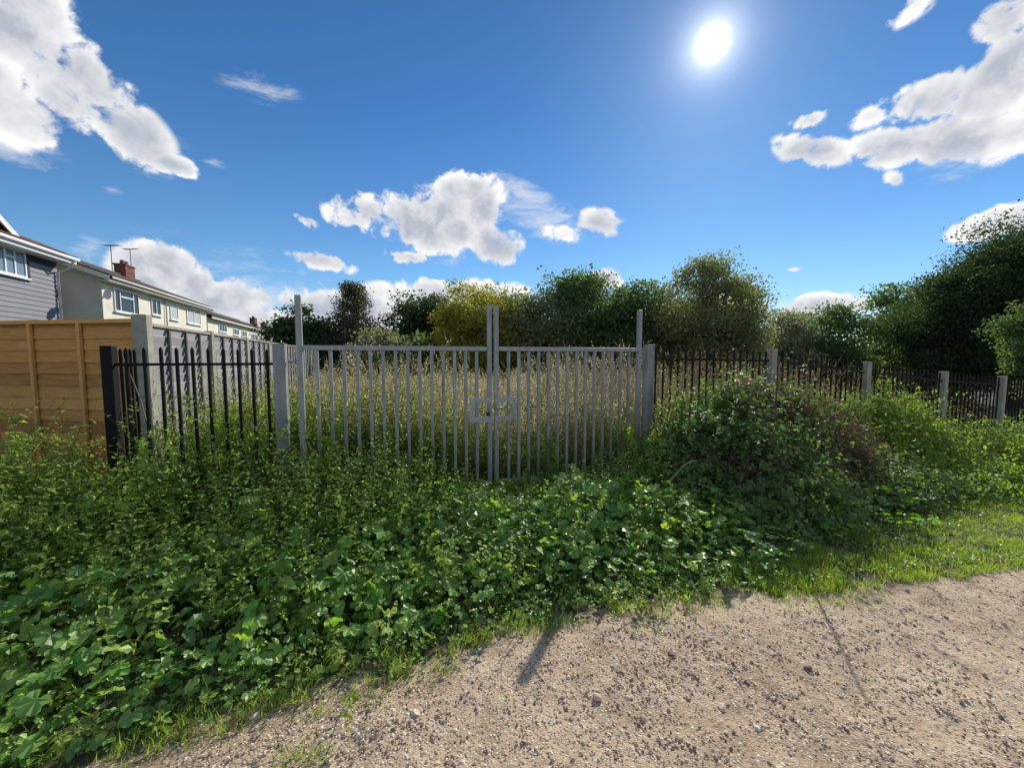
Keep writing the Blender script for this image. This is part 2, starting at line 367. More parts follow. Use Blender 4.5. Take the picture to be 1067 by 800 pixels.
# soil / ground
def groundmat():
    m, nt, out = nodes('rough grassy earth')
    po = position(nt)
    a = noise(nt, .25, 6, .6, po); b = noise(nt, 9, 7, .65, po)
    f = math_(nt, 'ADD', math_(nt, 'MULTIPLY', a, .55), math_(nt, 'MULTIPLY', b, .5))
    c = ramp(nt, f, G((.25, (.018, .026, .010)), (.5, (.045, .052, .020)), (.62, (.075, .085, .030)), (.8, (.13, .11, .055))))
    p = N_(nt, 'BsdfPrincipled', Roughness=.95); nt.links.new(c, p.inputs['Base Color'])
    bp = N_(nt, 'Bump', Strength=.7, Distance=.04); nt.links.new(b, bp.inputs['Height']); nt.links.new(bp.outputs[0], p.inputs['Normal'])
    nt.links.new(p.outputs[0], out.inputs[0]); return m
def pathmat():
    m, nt, out = nodes('sandy gravel')
    po = position(nt)
    big = noise(nt, .9, 5, .6, po); mid = noise(nt, 7, 6, .65, po); fine = noise(nt, 90, 4, .7, po)
    base = ramp(nt, math_(nt, 'ADD', math_(nt, 'MULTIPLY', big, .55), math_(nt, 'MULTIPLY', mid, .5)),
                G((.3, (.27, .185, .108)), (.46, (.49, .362, .230)), (.6, (.65, .50, .335)), (.75, (.76, .61, .43))))
    vo = N_(nt, 'TexVoronoi', Scale=66.0, Randomness=1.0); nt.links.new(po, vo.inputs['Vector'])
    sep = N_(nt, 'SeparateColor'); nt.links.new(vo.outputs['Color'], sep.inputs[0])
    peb = ramp(nt, sep.outputs[0], G((0, (.16, .125, .105)), (.35, (.42, .32, .235)), (.7, (.64, .51, .38)), (1, (.84, .76, .66))))
    mask = math_(nt, 'MULTIPLY', math_(nt, 'GREATER_THAN', sep.outputs[1], .25), math_(nt, 'LESS_THAN', vo.outputs['Distance'], .42))
    c = mixc(nt, math_(nt, 'MULTIPLY', mask, .9), base, peb)
    fl = ramp(nt, fine, G((.3, (.6, .6, .6)), (.7, (1.25, 1.25, 1.25))))
    c = mixc(nt, 1.0, c, fl, 'MULTIPLY')
    e = attr(nt)                           # 0 at the verge, 1 well inside the path
    em = math_(nt, 'ADD', e, math_(nt, 'MULTIPLY', math_(nt, 'SUBTRACT', mid, .5), 1.4), clamp=True)
    soil = ramp(nt, mid, G((.3, (.05, .05, .022)), (.7, (.135, .105, .062))))
    c = mixc(nt, ramp(nt, em, G((.15, (0, 0, 0)), (.6, (1, 1, 1)))), soil, c)
    p = N_(nt, 'BsdfPrincipled', Roughness=.9); nt.links.new(c, p.inputs['Base Color']); p.inputs['Specular IOR Level'].default_value = .25
    h = math_(nt, 'ADD', math_(nt, 'MULTIPLY', math_(nt, 'SUBTRACT', .5, vo.outputs['Distance']), mask), math_(nt, 'MULTIPLY', fine, .5))
    bp = N_(nt, 'Bump', Strength=.9, Distance=.012); nt.links.new(h, bp.inputs['Height'])
    b2 = N_(nt, 'Bump', Strength=.6, Distance=.05); nt.links.new(mid, b2.inputs['Height']); nt.links.new(b2.outputs[0], bp.inputs['Normal'])
    nt.links.new(bp.outputs[0], p.inputs['Normal'])
    nt.links.new(p.outputs[0], out.inputs[0]); return m
M['ground'] = groundmat(); M['path'] = pathmat()
M['stone'] = surf('path stone', G((0, (.14, .11, .10)), (.25, (.36, .265, .185)), (.65, (.68, .53, .38)), (.9, (.76, .66, .54)), (1, (.84, .80, .74))), 30, 3, .85, .2, rndmix=.9, dist=.003)

# ------------------------------------------------------------------ camera
cam = bpy.data.objects.new('camera', bpy.data.cameras.new('camera')); COL.objects.link(cam)
cam.location = (0, 0, EYE); cam.rotation_euler = (R(86), 0, 0)
cam.data.sensor_width = 36; cam.data.lens = 36 * FPX / 1067; cam.data.clip_end = 3000; cam.data.clip_start = .05
scene.camera = cam

# ------------------------------------------------------------------ sky
def make_world():
    w = bpy.data.worlds.new('World'); scene.world = w; w.use_nodes = True
    nt = w.node_tree; nt.nodes.clear()
    out = nt.nodes.new('ShaderNodeOutputWorld'); bg = N_(nt, 'Background', Strength=.10)
    sky = N_(nt, 'TexSky', sky_type='NISHITA'); sky.sun_disc = False
    sky.sun_elevation = SUN_EL; sky.sun_rotation = SUN_AZ; sky.air_density = 1.0; sky.dust_density = .1; sky.ozone_density = 2.2; sky.altitude = 100
    d = N_(nt, 'TexCoord').outputs['Generated']
    def dot(vec, const):
        n = N_(nt, 'VectorMath', operation='DOT_PRODUCT'); nt.links.new(vec, n.inputs[0]); n.inputs[1].default_value = tuple(const); return n.outputs['Value']
    def sstep(x, a, b):
        n = N_(nt, 'MapRange', interpolation_type='SMOOTHSTEP'); nt.links.new(x, n.inputs[0]); n.inputs[1].default_value = a; n.inputs[2].default_value = b; return n.outputs[0]
    def blobs(lst):
        acc = None
        for (cx, cy, rx, ry, rot, wt) in lst:
            n = lambda p: ray(*p) / np.linalg.norm(ray(*p))
            c = n((cx, cy)); cr, sr = math.cos(R(rot)), math.sin(R(rot))
            a = n((cx + rx * cr, cy + rx * sr)) - c; b = n((cx - ry * sr, cy + ry * cr)) - c
            a -= c * a.dot(c); b -= c * b.dot(c)
            la, lb = np.linalg.norm(a), np.linalg.norm(b)
            ax = a / la; bx = b - ax * b.dot(ax); lb = np.linalg.norm(bx); bx /= lb
            mp = N_(nt, 'Mapping', vector_type='TEXTURE'); nt.links.new(d, mp.inputs[0])
            mp.inputs['Rotation'].default_value = Matrix((ax, bx, np.cross(ax, bx))).transposed().to_euler('XYZ')
            mp.inputs['Scale'].default_value = (la, lb, 1e5)
            gr = N_(nt, 'TexGradient', gradient_type='SPHERICAL'); nt.links.new(mp.outputs[0], gr.inputs[0])
            m = math_(nt, 'MULTIPLY', gr.outputs['Fac'], wt)
            acc = m if acc is None else math_(nt, 'MAXIMUM', acc, m)
        return acc
    cum = [(15, 25, 100, 66, 40, 1), (75, 90, 90, 58, 38, 1), (130, 136, 70, 38, 35, .85), (180, 172, 40, 14, 16, .62), (-10, 95, 70, 60, 30, .9), (30, 125, 60, 40, 35, .9),
           (450, 232, 78, 40, 6, 1), (488, 212, 48, 42, 0, 1), (515, 255, 40, 26, 20, 1), (375, 222, 46, 26, 5, .8), (422, 268, 30, 10, 10, .7),
           (165, 285, 56, 38, 8, .9), (165, 268, 36, 24, 0, .8), (230, 314, 90, 30, 6, .85), (205, 294, 40, 24, 25, .7), (330, 325, 150, 32, 0, .9), (460, 306, 110, 20, -1, .8), (300, 332, 220, 44, 0, .8),
           (335, 273, 42, 13, 12, .8), (320, 230, 20, 10, 25, .6), (623, 232, 36, 18, 5, .6), (590, 240, 40, 18, 0, .4),
           (1010, 145, 100, 38, -2, 1), (930, 152, 66, 28, -4, .9), (850, 158, 58, 24, 12, .8), (1045, 85, 52, 80, 15, 1), (965, 105, 74, 28, -24, .8), (1050, 15, 40, 40, 0, .7), (910, 120, 34, 18, -20, .6),
           (842, 125, 28, 13, -10, .7), (1045, 228, 84, 20, -18, .95), (945, 12, 50, 16, -30, .42), (985, 186, 26, 10, 0, .35), (935, 188, 18, 15, 40, .45),
           (860, 319, 90, 18, -2, .8), (826, 281, 18, 7, 0, .6), (632, 291, 24, 14, 0, .6), (770, 318, 50, 14, 0, .6)]
    wis = [(150, 150, 80, 40, 35, .6), (20, 150, 70, 30, 30, .6), (480, 240, 110, 50, 5, .5), (1000, 160, 110, 40, -5, .5), (420, 315, 160, 26, 0, .7), (565, 232, 62, 30, 12, 1), (545, 200, 50, 16, 25, .8), (278, 95, 60, 20, 18, .55), (0, 145, 40, 22, 20, .9), (115, 198, 22, 8, 5, .7), (225, 172, 22, 8, 15, .7), (95, 258, 30, 16, 15, .8), (815, 330, 100, 20, 0, .8), (240, 300, 190, 55, 5, .5), (1000, 300, 130, 24, 0, .4)]
    def nz(vec, scale, detail, rough=.58, dist=0.0, lac=2.1):
        a = N_(nt, 'TexNoise', Scale=scale, Detail=detail, Roughness=rough, Distortion=dist, Lacunarity=lac); nt.links.new(vec, a.inputs['Vector']); return a
    vw = nz(d, 11.0, 3.0)
    warp = N_(nt, 'VectorMath', operation='MULTIPLY_ADD'); nt.links.new(vw.outputs['Color'], warp.inputs[0]); warp.inputs[1].default_value = (.045, .045, .045); nt.links.new(d, warp.inputs[2])
    def billow(vec):
        v = N_(nt, 'TexVoronoi', Scale=21.0, feature='F1', Detail=1.0, Roughness=.5, Lacunarity=2.4, normalize=True); nt.links.new(vec, v.inputs['Vector'])
        return math_(nt, 'SUBTRACT', .5, v.outputs['Distance'])
    W_ = warp.outputs[0]
    n0 = nz(W_, 10.0, 6.0, .6).outputs['Fac']
    b0 = billow(W_)
    off = N_(nt, 'VectorMath', operation='ADD'); nt.links.new(W_, off.inputs[0]); off.inputs[1].default_value = tuple(np.array(SUN) * .02 + np.array([0, 0, .016]))
    n1 = nz(off.outputs[0], 10.0, 4.0, .55).outputs['Fac']
    mraw = blobs(cum)
    m = math_(nt, 'MINIMUM', math_(nt, 'MULTIPLY', mraw, 1.25), .62)
    def densf(n, b): return math_(nt, 'ADD', m, math_(nt, 'ADD', math_(nt, 'MULTIPLY', math_(nt, 'SUBTRACT', n, .5), 2.3), math_(nt, 'MULTIPLY', math_(nt, 'SUBTRACT', b, .15), 1.0)))
    dens = math_(nt, 'SUBTRACT', densf(n0, b0), .17)
    dens = math_(nt, 'SUBTRACT', dens, math_(nt, 'MULTIPLY', math_(nt, 'LESS_THAN', mraw, .02), .4))
    dsun = math_(nt, 'SUBTRACT', densf(n1, b0), .17)
    front = sstep(dot(d, (0, 1, 0)), .05, .15)
    al = math_(nt, 'MULTIPLY', math_(nt, 'MULTIPLY', sstep(dens, .0, .30), sstep(mraw, .0, .18)), front)
    n3 = nz(d, 2.4, 7.0, .6)
    al2 = math_(nt, 'MULTIPLY', math_(nt, 'MULTIPLY', sstep(n3.outputs['Fac'], .47, .63), math_(nt, 'SUBTRACT', 1, front)), sstep(dot(d, (0, 0, 1)), -.1, .05))  # unseen bright clouds behind the camera, added as fill light
    mp = N_(nt, 'Mapping'); mp.inputs['Scale'].default_value = (1.0, 1.0, 3.2); mp.inputs['Rotation'].default_value = (0, .35, 0); nt.links.new(d, mp.inputs[0])
    nw = nz(mp.outputs[0], 8.0, 8.0, .68, .5)
    bw = blobs(wis)
    alw = math_(nt, 'MULTIPLY', math_(nt, 'MULTIPLY', math_(nt, 'MULTIPLY', sstep(math_(nt, 'ADD', bw, math_(nt, 'MULTIPLY', math_(nt, 'SUBTRACT', nw.outputs['Fac'], .5), 2.6)), .1, 1.1), front), sstep(bw, 0, .2)), .75)
    thick = sstep(math_(nt, 'ADD', math_(nt, 'MULTIPLY', dens, .7), math_(nt, 'MULTIPLY', mraw, .75)), .15, 1.05)
    sunside = sstep(math_(nt, 'SUBTRACT', dens, dsun), -.35, .55)     # lit where the cloud thins toward the sun
    sh = math_(nt, 'ADD', math_(nt, 'MULTIPLY', math_(nt, 'SUBTRACT', 1.0, thick), .62), math_(nt, 'MULTIPLY', sunside, .62))
    cc = ramp(nt, sh, G((.10, (4.8, 5.2, 6.0)), (.42, (6.9, 7.1, 7.6)), (.7, (8.6, 8.7, 8.9)), (1, (10.6, 10.5, 10.3))))
    gsky = N_(nt, 'HueSaturation', Saturation=1.06, Value=.97); nt.links.new(sky.outputs[0], gsky.inputs['Color'])
    el = dot(d, (0, 0, 1))
    tintc = ramp(nt, el, G((0, (.92, 1.04, 1.28)), (.2, (.80, 1.12, 1.34)), (.5, (.56, .98, 1.30)), (1, (.56, .92, 1.22))))
    base = mixc(nt, 1.0, gsky.outputs[0], tintc, 'MULTIPLY')
    ang = math_(nt, 'ARCCOSINE', math_(nt, 'MINIMUM', dot(d, DISC), .9999999))
    base = mixc(nt, 1.0, base, ramp(nt, math_(nt, 'DIVIDE', ang, R(60)), G((.0, (.78, .78, .80)), (.35, (.84, .86, .88)), (1, (1, 1, 1)))), 'MULTIPLY')
    c1 = mixc(nt, alw, base, (8.0, 8.3, 8.9))
    c2 = mixc(nt, al, c1, cc)
    c2 = mixc(nt, al2, c2, (8.6, 8.4, 8.0))
    # the sun itself and its aureole
    core = math_(nt, 'MULTIPLY', math_(nt, 'EXPONENT', math_(nt, 'MULTIPLY', math_(nt, 'POWER', math_(nt, 'DIVIDE', ang, R(.75)), 2), -1)), 110)
    aur = math_(nt, 'MULTIPLY', math_(nt, 'EXPONENT', math_(nt, 'DIVIDE', ang, -R(1.35))), 20.0)
    aur2 = math_(nt, 'MULTIPLY', math_(nt, 'EXPONENT', math_(nt, 'DIVIDE', ang, -R(5.0))), 2.2)
    gl = math_(nt, 'ADD', core, math_(nt, 'ADD', aur, aur2))
    gc = mixc(nt, 1.0, (1.0, .98, .95), gl, 'MULTIPLY')
    fin = mixc(nt, 1.0, c2, gc, 'ADD')
    nt.links.new(fin, bg.inputs[0]); nt.links.new(bg.outputs[0], out.inputs[0])
    w.cycles.sampling_method = 'MANUAL'; w.cycles.sample_map_resolution = 256
make_world()
sl = bpy.data.lights.new('sun', 'SUN'); sl.energy = 5.0; sl.angle = R(.45); sl.color = (1, .94, .84)
so = bpy.data.objects.new('sun', sl); COL.objects.link(so); so.location = (10, 20, 15)
so.rotation_euler = Vector(SUN).to_track_quat('Z', 'Y').to_euler()
vs = scene.view_settings; scene.display_settings.display_device = 'sRGB'
vs.view_transform = 'Standard'; vs.look = 'None'; vs.exposure = 0; vs.gamma = 1
scene.cycles.max_bounces = 6; scene.cycles.diffuse_bounces = 3; scene.cycles.transmission_bounces = 4; scene.cycles.glossy_bounces = 2
scene.cycles.use_denoising = True
scene.cycles.sample_clamp_indirect = 6

# ------------------------------------------------------------------ ground and path
def make_ground():
    a = Acc()
    def axis(lo, hi, fine):
        s = [lo, *np.linspace(lo * .4, fine[0] * 2, 10), *np.arange(fine[0], fine[1], fine[2]), *np.linspace(fine[1] * 2, hi * .4, 10), hi]
        return np.unique(np.round(s, 3))
    xs, ys = axis(-900, 900, (-14, 22, .25)), axis(-300, 1500, (-8, 14, .25))
    X, Y = np.meshgrid(xs, ys, indexing='ij'); Z = gz(X, Y)
    t, off = to_t(X, Y); e = edge_off(t)
    Z = Z - .05 * ((off < e - .12) & (off > -14.2))
    nx, ny = len(xs), len(ys)
    i, j = np.meshgrid(np.arange(nx - 1), np.arange(ny - 1), indexing='ij'); k = (i * ny + j).ravel()
    a.add(np.stack([X, Y, Z], -1).reshape(-1, 3), np.stack([k, k + ny, k + ny + 1, k + 1], 1), 0, .5)
    tag(a.build('ground', M['ground'], smooth=True), 'dark rough earth and grass under the weeds and field', 'ground', kind='structure')
    b = Acc()
    ts = np.arange(-16, 26, .07); ds = np.concatenate([np.linspace(0, .5, 9), np.linspace(.58, 3.4, 30), np.linspace(3.6, 12, 14)])
    T, Dd = np.meshgrid(ts, ds, indexing='ij'); OFF = edge_off(T) + .06 - Dd
    P = F(T, OFF); X, Y = P[0], P[1]
    Z = gz(X, Y) + .006 + .012 * vnoise(X, Y, 5, 2) * np.clip(Dd * 2, 0, 1) + .006 * vnoise(X, Y, 17, 8) * np.clip(Dd * 2, 0, 1) - .012 * (Dd < .03)
    nx, ny = T.shape
    i, j = np.meshgrid(np.arange(nx - 1), np.arange(ny - 1), indexing='ij'); k = (i * ny + j).ravel()
    ed = np.clip(Dd[:-1, :-1].ravel() / .42, 0, 1)
    b.add(np.stack([X, Y, Z], -1).reshape(-1, 3), np.stack([k, k + 1, k + ny + 1, k + ny], 1), 0, ed)
    tag(b.build('path', M['path'], smooth=True), 'sandy brown gravel track with loose stones', 'path', kind='structure')
make_ground()
def path_z(x, y):
    t, off = to_t(x, y); d = edge_off(t) + .06 - off
    return gz(x, y) + .006 + .012 * vnoise(x, y, 5, 2) * np.clip(d * 2, 0, 1) + .006 * vnoise(x, y, 17, 8) * np.clip(d * 2, 0, 1)

# stones -----------------------------------------------------------------------
import bmesh
def rock_template(seed, sub=1):
    bm = bmesh.new(); bmesh.ops.create_icosphere(bm, subdivisions=sub, radius=1)
    r = np.random.default_rng(seed)
    v = np.array([p.co[:] for p in bm.verts]); f = np.array([[q.index for q in p.verts] for p in bm.faces]); bm.free()
    dirs = r.normal(size=(5, 3)); dirs /= np.linalg.norm(dirs, axis=1)[:, None]
    for dd in dirs:
        h = r.uniform(.45, .8); pr = v @ dd
        v = v - np.outer(np.maximum(pr - h, 0), dd)
    v *= np.array([r.uniform(.8, 1.2), r.uniform(.7, 1.0), r.uniform(.5, .75)])
    v += r.normal(0, .04, v.shape)
    return v, f
def make_gravel():
    a = Acc()
    def scatter(n, dmax, med, sig, mx, seed):
        # denser close to the viewer, on the track only
        r = .9 + (dmax - .9) * rng.random(n) ** 1.5; an = rng.uniform(R(-60), R(62), n)
        x, y = r * np.sin(an), r * np.cos(an)
        t, off = to_t(x, y); d = edge_off(t) - off
        patch = vnoise(x, y, 1.6, 4) + .7 * vnoise(x, y, 4.1, 9)
        ok = (d > .05) & (rng.random(n) < np.clip(d * 2.2, 0, 1)) & (rng.random(n) < np.clip(.55 + .55 * patch, .12, 1))
        x, y = x[ok], y[ok]; k = len(x)
        s = np.minimum(med * np.exp(sig * rng.normal(size=k)), mx)
        z = path_z(x, y) + s * rng.uniform(-.3, .2, k)
        rot = frames(np.stack([np.cos(w := rng.random(k) * 6.28), np.sin(w), .25 * rng.normal(size=k)], 1), np.array([0, 0, 1.]) + .2 * rng.normal(size=(k, 3)))
        which = rng.integers(0, 5, k)
        rn = rng.beta(1.1, 1.2, k)
        for q in range(5):
            mk = which == q
            a.inst(*rock_template(seed + q), np.stack([x, y, z], 1)[mk], rot[mk], s[mk], 0, rn[mk])
    scatter(80000, 4.8, .0046, .42, .014, 20)
    scatter(62000, 6.5, .0066, .38, .017, 40)
    scatter(420, 4.5, .0108, .3, .021, 60)
    tag(a.build('gravel', M['stone']), 'loose pebbles strewn over the track', 'gravel', kind='stuff')
make_gravel()
for (px, py, s, rn, lab) in [(752, 737, .026, .8, 'small white stone lying on the gravel near the centre of the track'),
                             (574, 742, .062, .36, 'largest flat brown slab of stone sunk in the track'),
                             (842, 697, .024, .02, 'small dark stone on the sunny gravel below the thin shadow'),
                             (433, 745, .024, .7, 'pale stone among pebbles nearer the weeds on the track'),
                             (939, 706, .024, .65, 'greyish stone at the sunny side of the track'),
                             (700, 683, .026, .03, 'dark stone in the gravel right of the post shadow'),
                             (265, 748, .022, .75, 'light stone beside the grassy verge at the lower left'),
                             (622, 729, .028, .5, 'bluish grey stone in the dark pebble patch of the track')]:
    x, y = on_ground(px, py)
    a = Acc(); v, f = rock_template(int(px), 2)
    flat = .30 if 'flat' in lab else .8
    a.add(v * np.array([s, s * .8, s * flat]), f, 0, rn)
    o = a.build('stone', M['stone'], smooth=False); o.location = (x, y, float(path_z(x, y)) + s * flat * (-.35 if flat < .5 else .3)); o.rotation_euler = (0, 0, px)
    tag(o, lab, 'stone', 'larger stones on the track')

# ------------------------------------------------------------------ fence line: local frame x along fence, y away from viewer
def fence_root(name, t, off=0.0, z=None, rz=FA):
    p = F(t, off); return empty(name, (p[0], p[1], float(gz(p[0], p[1])) if z is None else z), rz)

def gate_leaf(side):
    root = fence_root('steel_gate', 0, z=0.0)
    s = side
    tag(root, ('left' if s < 0 else 'right') + ' leaf of the galvanised barred gate, ' + ('its padlocked edge beside the taller weeds' if s < 0 else 'with the sliding bolt in its lock frame'), 'gate', 'leaves of the double gate')
    def xr(a, b): return (min(s * a, s * b), max(s * a, s * b))
    fr = Acc()
    for (c, w, top) in ((2.055, .056, 2.28), (.042, .05, 2.26)):
        x0, x1 = xr(c - w / 2, c + w / 2); a = Acc(); a.box(x0, x1, -.025, .025, .06, top, 0, .4); a.build('stile', M['galv'], root, bevel=.004)
    x0, x1 = xr(.069, 2.028)
    a = Acc(); a.box(x0, x1, -.024, .024, 1.722, 1.772, 0, .6); a.build('top_rail', M['galv'], root, bevel=.004)
    a = Acc(); a.box(x0, x1, -.024, .024, .10, .15, 0, .6); a.build('bottom_rail', M['galv'], root, bevel=.004)
    for i in range(14):
        c = .067 + (2.03 - .067) * (i + 1) / 15
        x0, x1 = xr(c - .017, c + .017)
        a = Acc(); a.box(x0, x1, -.017, .017, .151, 1.721, 0, random.random()); a.build('bar', M['galv'], root, bevel=.003)
    # lock frame, set proud of the bars
    y0, y1 = -.034, -.0265
    a = Acc()
    x0, x1 = xr(.02, .292); a.box(x0, x1, y0, y1, 1.108, 1.170); a.box(x0, x1, y0, y1, .880, .942)
    x0, x1 = xr(.228, .292); a.box(x0, x1, y0 + .0005, y1 - .0005, .943, 1.107)
    lf = a.build('lock_frame', M['galvlight'], root, bevel=.002)
    if s > 0:
        a = Acc(); a.tube([(.0, -.05, 1.045), (.20, -.05, 1.045)], .010, 8); a.tube([(.19, -.05, 1.045), (.19, -.05, .985)], .008, 8)
        a.build('bolt', M['galvpost'], root, smooth=True)
        a = Acc(); a.tube([(.07, -.04, .70), (.13, -.04, .70)], .008, 8); a.build('drop_bolt_stay', M['galv'], root)
    # hinges to the post
    for z in (1.60, .35):
        a = Acc(); x0, x1 = xr(2.081, 2.165); a.tube([(x0, 0, z), (x1, 0, z)], .012, 8); a.box(*xr(2.081, 2.088), -.02, .02, z - .03, z + .03)
        a.build('hinge', M['galvpost'], root)
    return root
gate_leaf(-1); gate_leaf(1)
# padlock hung through the bolt
pr = fence_root('padlock', 0, z=0)
tag(pr, 'small dark padlock hanging at the meeting edges of the gate', 'padlock')
a = Acc(); a.box(-.10, -.055, -.075, -.048, .955, .995); a.build('lock_body', M['brass'], pr, bevel=.004)
a = Acc(); a.tube([(-.093, -.06, .994), (-.093, -.06, 1.03), (-.0775, -.06, 1.047), (-.062, -.06, 1.03), (-.062, -.06, .994)], .004, 6); a.build('shackle', M['galvpost'], pr, smooth=True)

for t, h, lab in ((-2.235, 1.77, 'square galvanised hinge post between the black railing and the gate, weeds at its foot'),
                  (2.215, 1.81, 'square galvanised hinge post where the gate meets the long railing above brambles')):
    root = fence_root('gate_post', t); tag(root, lab, 'post', 'hinge posts of the gate')
    a = Acc(); a.box(-.055, .055, -.055, .055, -.3, h); a.build('shaft', M['galvpost'], root, bevel=.006)
    a = Acc(); a.box(-.0575, .0575, -.0575, .0575, h + .0005, h + .010); a.build('cap', M['galvpost'], root, bevel=.003)

def pale(a, x, y, z0, z1, w=.0115):
    a.box(x - w, x + w, y - w, y + w, z0, z1 - .03, 0, random.random())
    a.add([(x - w, y - w, z1 - .03), (x + w, y - w, z1 - .03), (x + w, y + w, z1 - .03), (x - w, y + w, z1 - .03), (x, y, z1)], [(0, 1, 4), (1, 2, 4), (2, 3, 4), (3, 0, 4)], 0, .5)

# black railing left of the gate
root = fence_root('black_railing', -3.60); tag(root, 'short black railing with pointed pales between black corner post and gate post', 'railing fence')
a = Acc(); a.box(-.042, .042, -.042, .042, -.2, 1.755); a.build('corner_post', M['black'], root, bevel=.005)
for z in (1.585, .25):
    a = Acc(); a.box(.043, 1.31, -.006, .006, z - .013, z + .013); a.build('rail', M['black'], root)
for i in range(10):
    a = Acc(); pale(a, .135 + .1235 * i, .0, .05, 1.75 + random.uniform(-.008, .008)); o = a.build('pale', M['black'], root)
    o.rotation_euler = (0, R(random.uniform(-.25, .25)), 0)
p0 = F(-3.60); pA = np.array([-4.07, 4.22])
dv = pA - p0; Lr = np.linalg.norm(dv)
root = empty('black_railing', (p0[0], p0[1], 0), math.atan2(dv[1], dv[0])); tag(root, 'black railing return running from the corner post back to the concrete fence post', 'railing fence')
for z in (1.58, .25):
    a = Acc(); a.box(.058, Lr - .09, -.005, .005, z - .011, z + .011); a.build('rail', M['black'], root)
for i in range(5):
    a = Acc(); pale(a, .15 + .125 * i, 0, .05, 1.74); a.build('pale', M['black'], root)

# long railing right of the gate
POSTS = [4.49, 6.72, 8.96, 11.0, 13.25]
root = fence_root('long_railing', 2.215, z=0.0); tag(root, 'long dark railing on square concrete posts running right from the gate above the brambles', 'railing fence')
def gt(t): p = F(t); return float(gz(p[0], p[1]))
prev = 2.215
for pt in POSTS:
    g0, g1 = gt(prev), gt(pt)
    a = Acc(); hh = g1 + 1.81
    x = pt - 2.215
    a.box(x - .055, x + .055, -.055, .055, g1 - .3, hh); a.build('post', M['concrete'], root, bevel=.008)
    x0, x1 = prev - 2.215 + .0555, pt - 2.215 - .0555
    for dz in (1.63, .22):
        a = Acc(); a.hexa([(x_, y_, g_ + dz + z_) for x_, g_ in ((x0, g0), (x1, g1)) for y_ in (-.006, .006) for z_ in (-.017, .017)], 0, .5)
        a.build('rail', M['rustblack'], root)
    n = int(round((x1 - x0) / .128))
    for i in range(n):
        xx = x0 + (i + .5) * (x1 - x0) / n; g = g0 + (g1 - g0) * (xx - x0) / (x1 - x0)
        a = Acc(); pale(a, xx, 0, g + .05, g + 1.80 + random.uniform(-.02, .012), .0098); o = a.build('pale', M['rustblack'], root)
    prev = pt

# ------------------------------------------------------------------ wooden fences
def lap_panel(a, L, z0, z1, bh, y0, mat, wav=.006, x_start=0.0, flip=False):
    """overlapping waney boards, face toward -y"""
    z = z0; i = 0
    while z < z1 - .02:
        zt = min(z + bh + .02, z1); rn = random.random(); n = 7
        xs = np.linspace(x_start, x_start + L, n)
        lo = z + np.array([random.uniform(-wav, wav) for _ in xs])
        vs_ = []
        for q in range(n):
            if flip: vs_ += [(xs[q], y0 - .003, lo[q]), (xs[q], y0 - .021, lo[q] + bh - .002), (xs[q], y0 + .004, lo[q]), (xs[q], y0 - .003, lo[q] + bh - .002)]
            else: vs_ += [(xs[q], y0 - .021, lo[q]), (xs[q], y0 - .004, zt), (xs[q], y0 - .006, lo[q]), (xs[q], y0 + .003, zt)]
        f = []
        for q in range(n - 1):
            b = q * 4; c = b + 4
            f += [(b, c, c + 1, b + 1), (b, b + 2, c + 2, c), (b + 2, b + 3, c + 3, c + 2), (b + 1, c + 1, c + 3, b + 3)]
        a.add(vs_, f, mat, rn)
        z += bh; i += 1

def conc_post(root, x, y, h, w=.11):
    a = Acc(); a.box(x - w / 2, x + w / 2, y - w / 2, y + w / 2, -.25, h); return a.build('concrete_post', M['concrete'], root, bevel=.008)

PA = np.array([-4.13, 4.32]); UD = np.array([-.355, .935])
# brown fence: from PA to the left
dirB = np.array([-.989, .146]); LB = 5.6
e0 = PA + dirB * LB
root = empty('brown_fence', (e0[0], e0[1], 0), math.atan2(-dirB[1], -dirB[0])); tag(root, 'golden brown overlapped board fence with vertical battens facing the path', 'fence')
PANELW = 2.2
x = LB - .062 - PANELW
for k in range(3):
    a = Acc(); lap_panel(a, PANELW, .22, 2.03, .137, 0.0, 0, x_start=x); pn = a.build('panel', M['brown'], root)
    for bx in (.02, .735, 1.43, 2.13):
        if k == 0 and bx > 2: continue
        a = Acc(); a.box(x + bx, x + bx + .045, -.05, -.0225, .2, 2.03); a.build('batten', M['brownlight'], pn)
    a = Acc(); a.box(x, x + PANELW, -.045, .03, 2.032, 2.075); a.build('capping_rail', M['brownlight'], pn)
    a = Acc(); a.box(x, x + PANELW, -.025, .025, 0, .215); a.build('gravel_board', M['concrete'], pn)
    if k < 2:
        conc_post(root, x - .06, 0, 2.09)
    x -= PANELW + .12
# grey fence: from PA going away
root = empty('grey_fence', (PA[0], PA[1], 0), math.atan2(UD[1], UD[0])); tag(root, 'silvery grey overlapped board fence on concrete posts running away to the houses', 'fence')
for k in range(9):
    x = k * 1.95
    conc_post(root, x, 0, 2.12 if k == 0 else 2.06, .135 if k == 0 else .11)
    if k == 8: break
    xs = x + .075; L = 1.95 - .135
    # the face toward the field is -y in this frame
    a = Acc(); lap_panel(a, L, .25, 2.0, .118, 0.0, 0, x_start=xs, flip=True); pn = a.build('panel', M['grey'], root)
    for bx in (.42, .90, 1.36):
        a = Acc(); a.box(xs + bx, xs + bx + .04, -.052, -.0225, .22, 1.985); a.build('batten', M['greydark'], pn)
    a = Acc(); a.box(xs, xs + L, -.045, .03, 2.003, 2.035); a.build('capping_rail', M['capping'], pn)
    a = Acc(); a.box(xs, xs + L, -.025, .025, 0, .245); a.build('gravel_board', M['concrete'], pn)

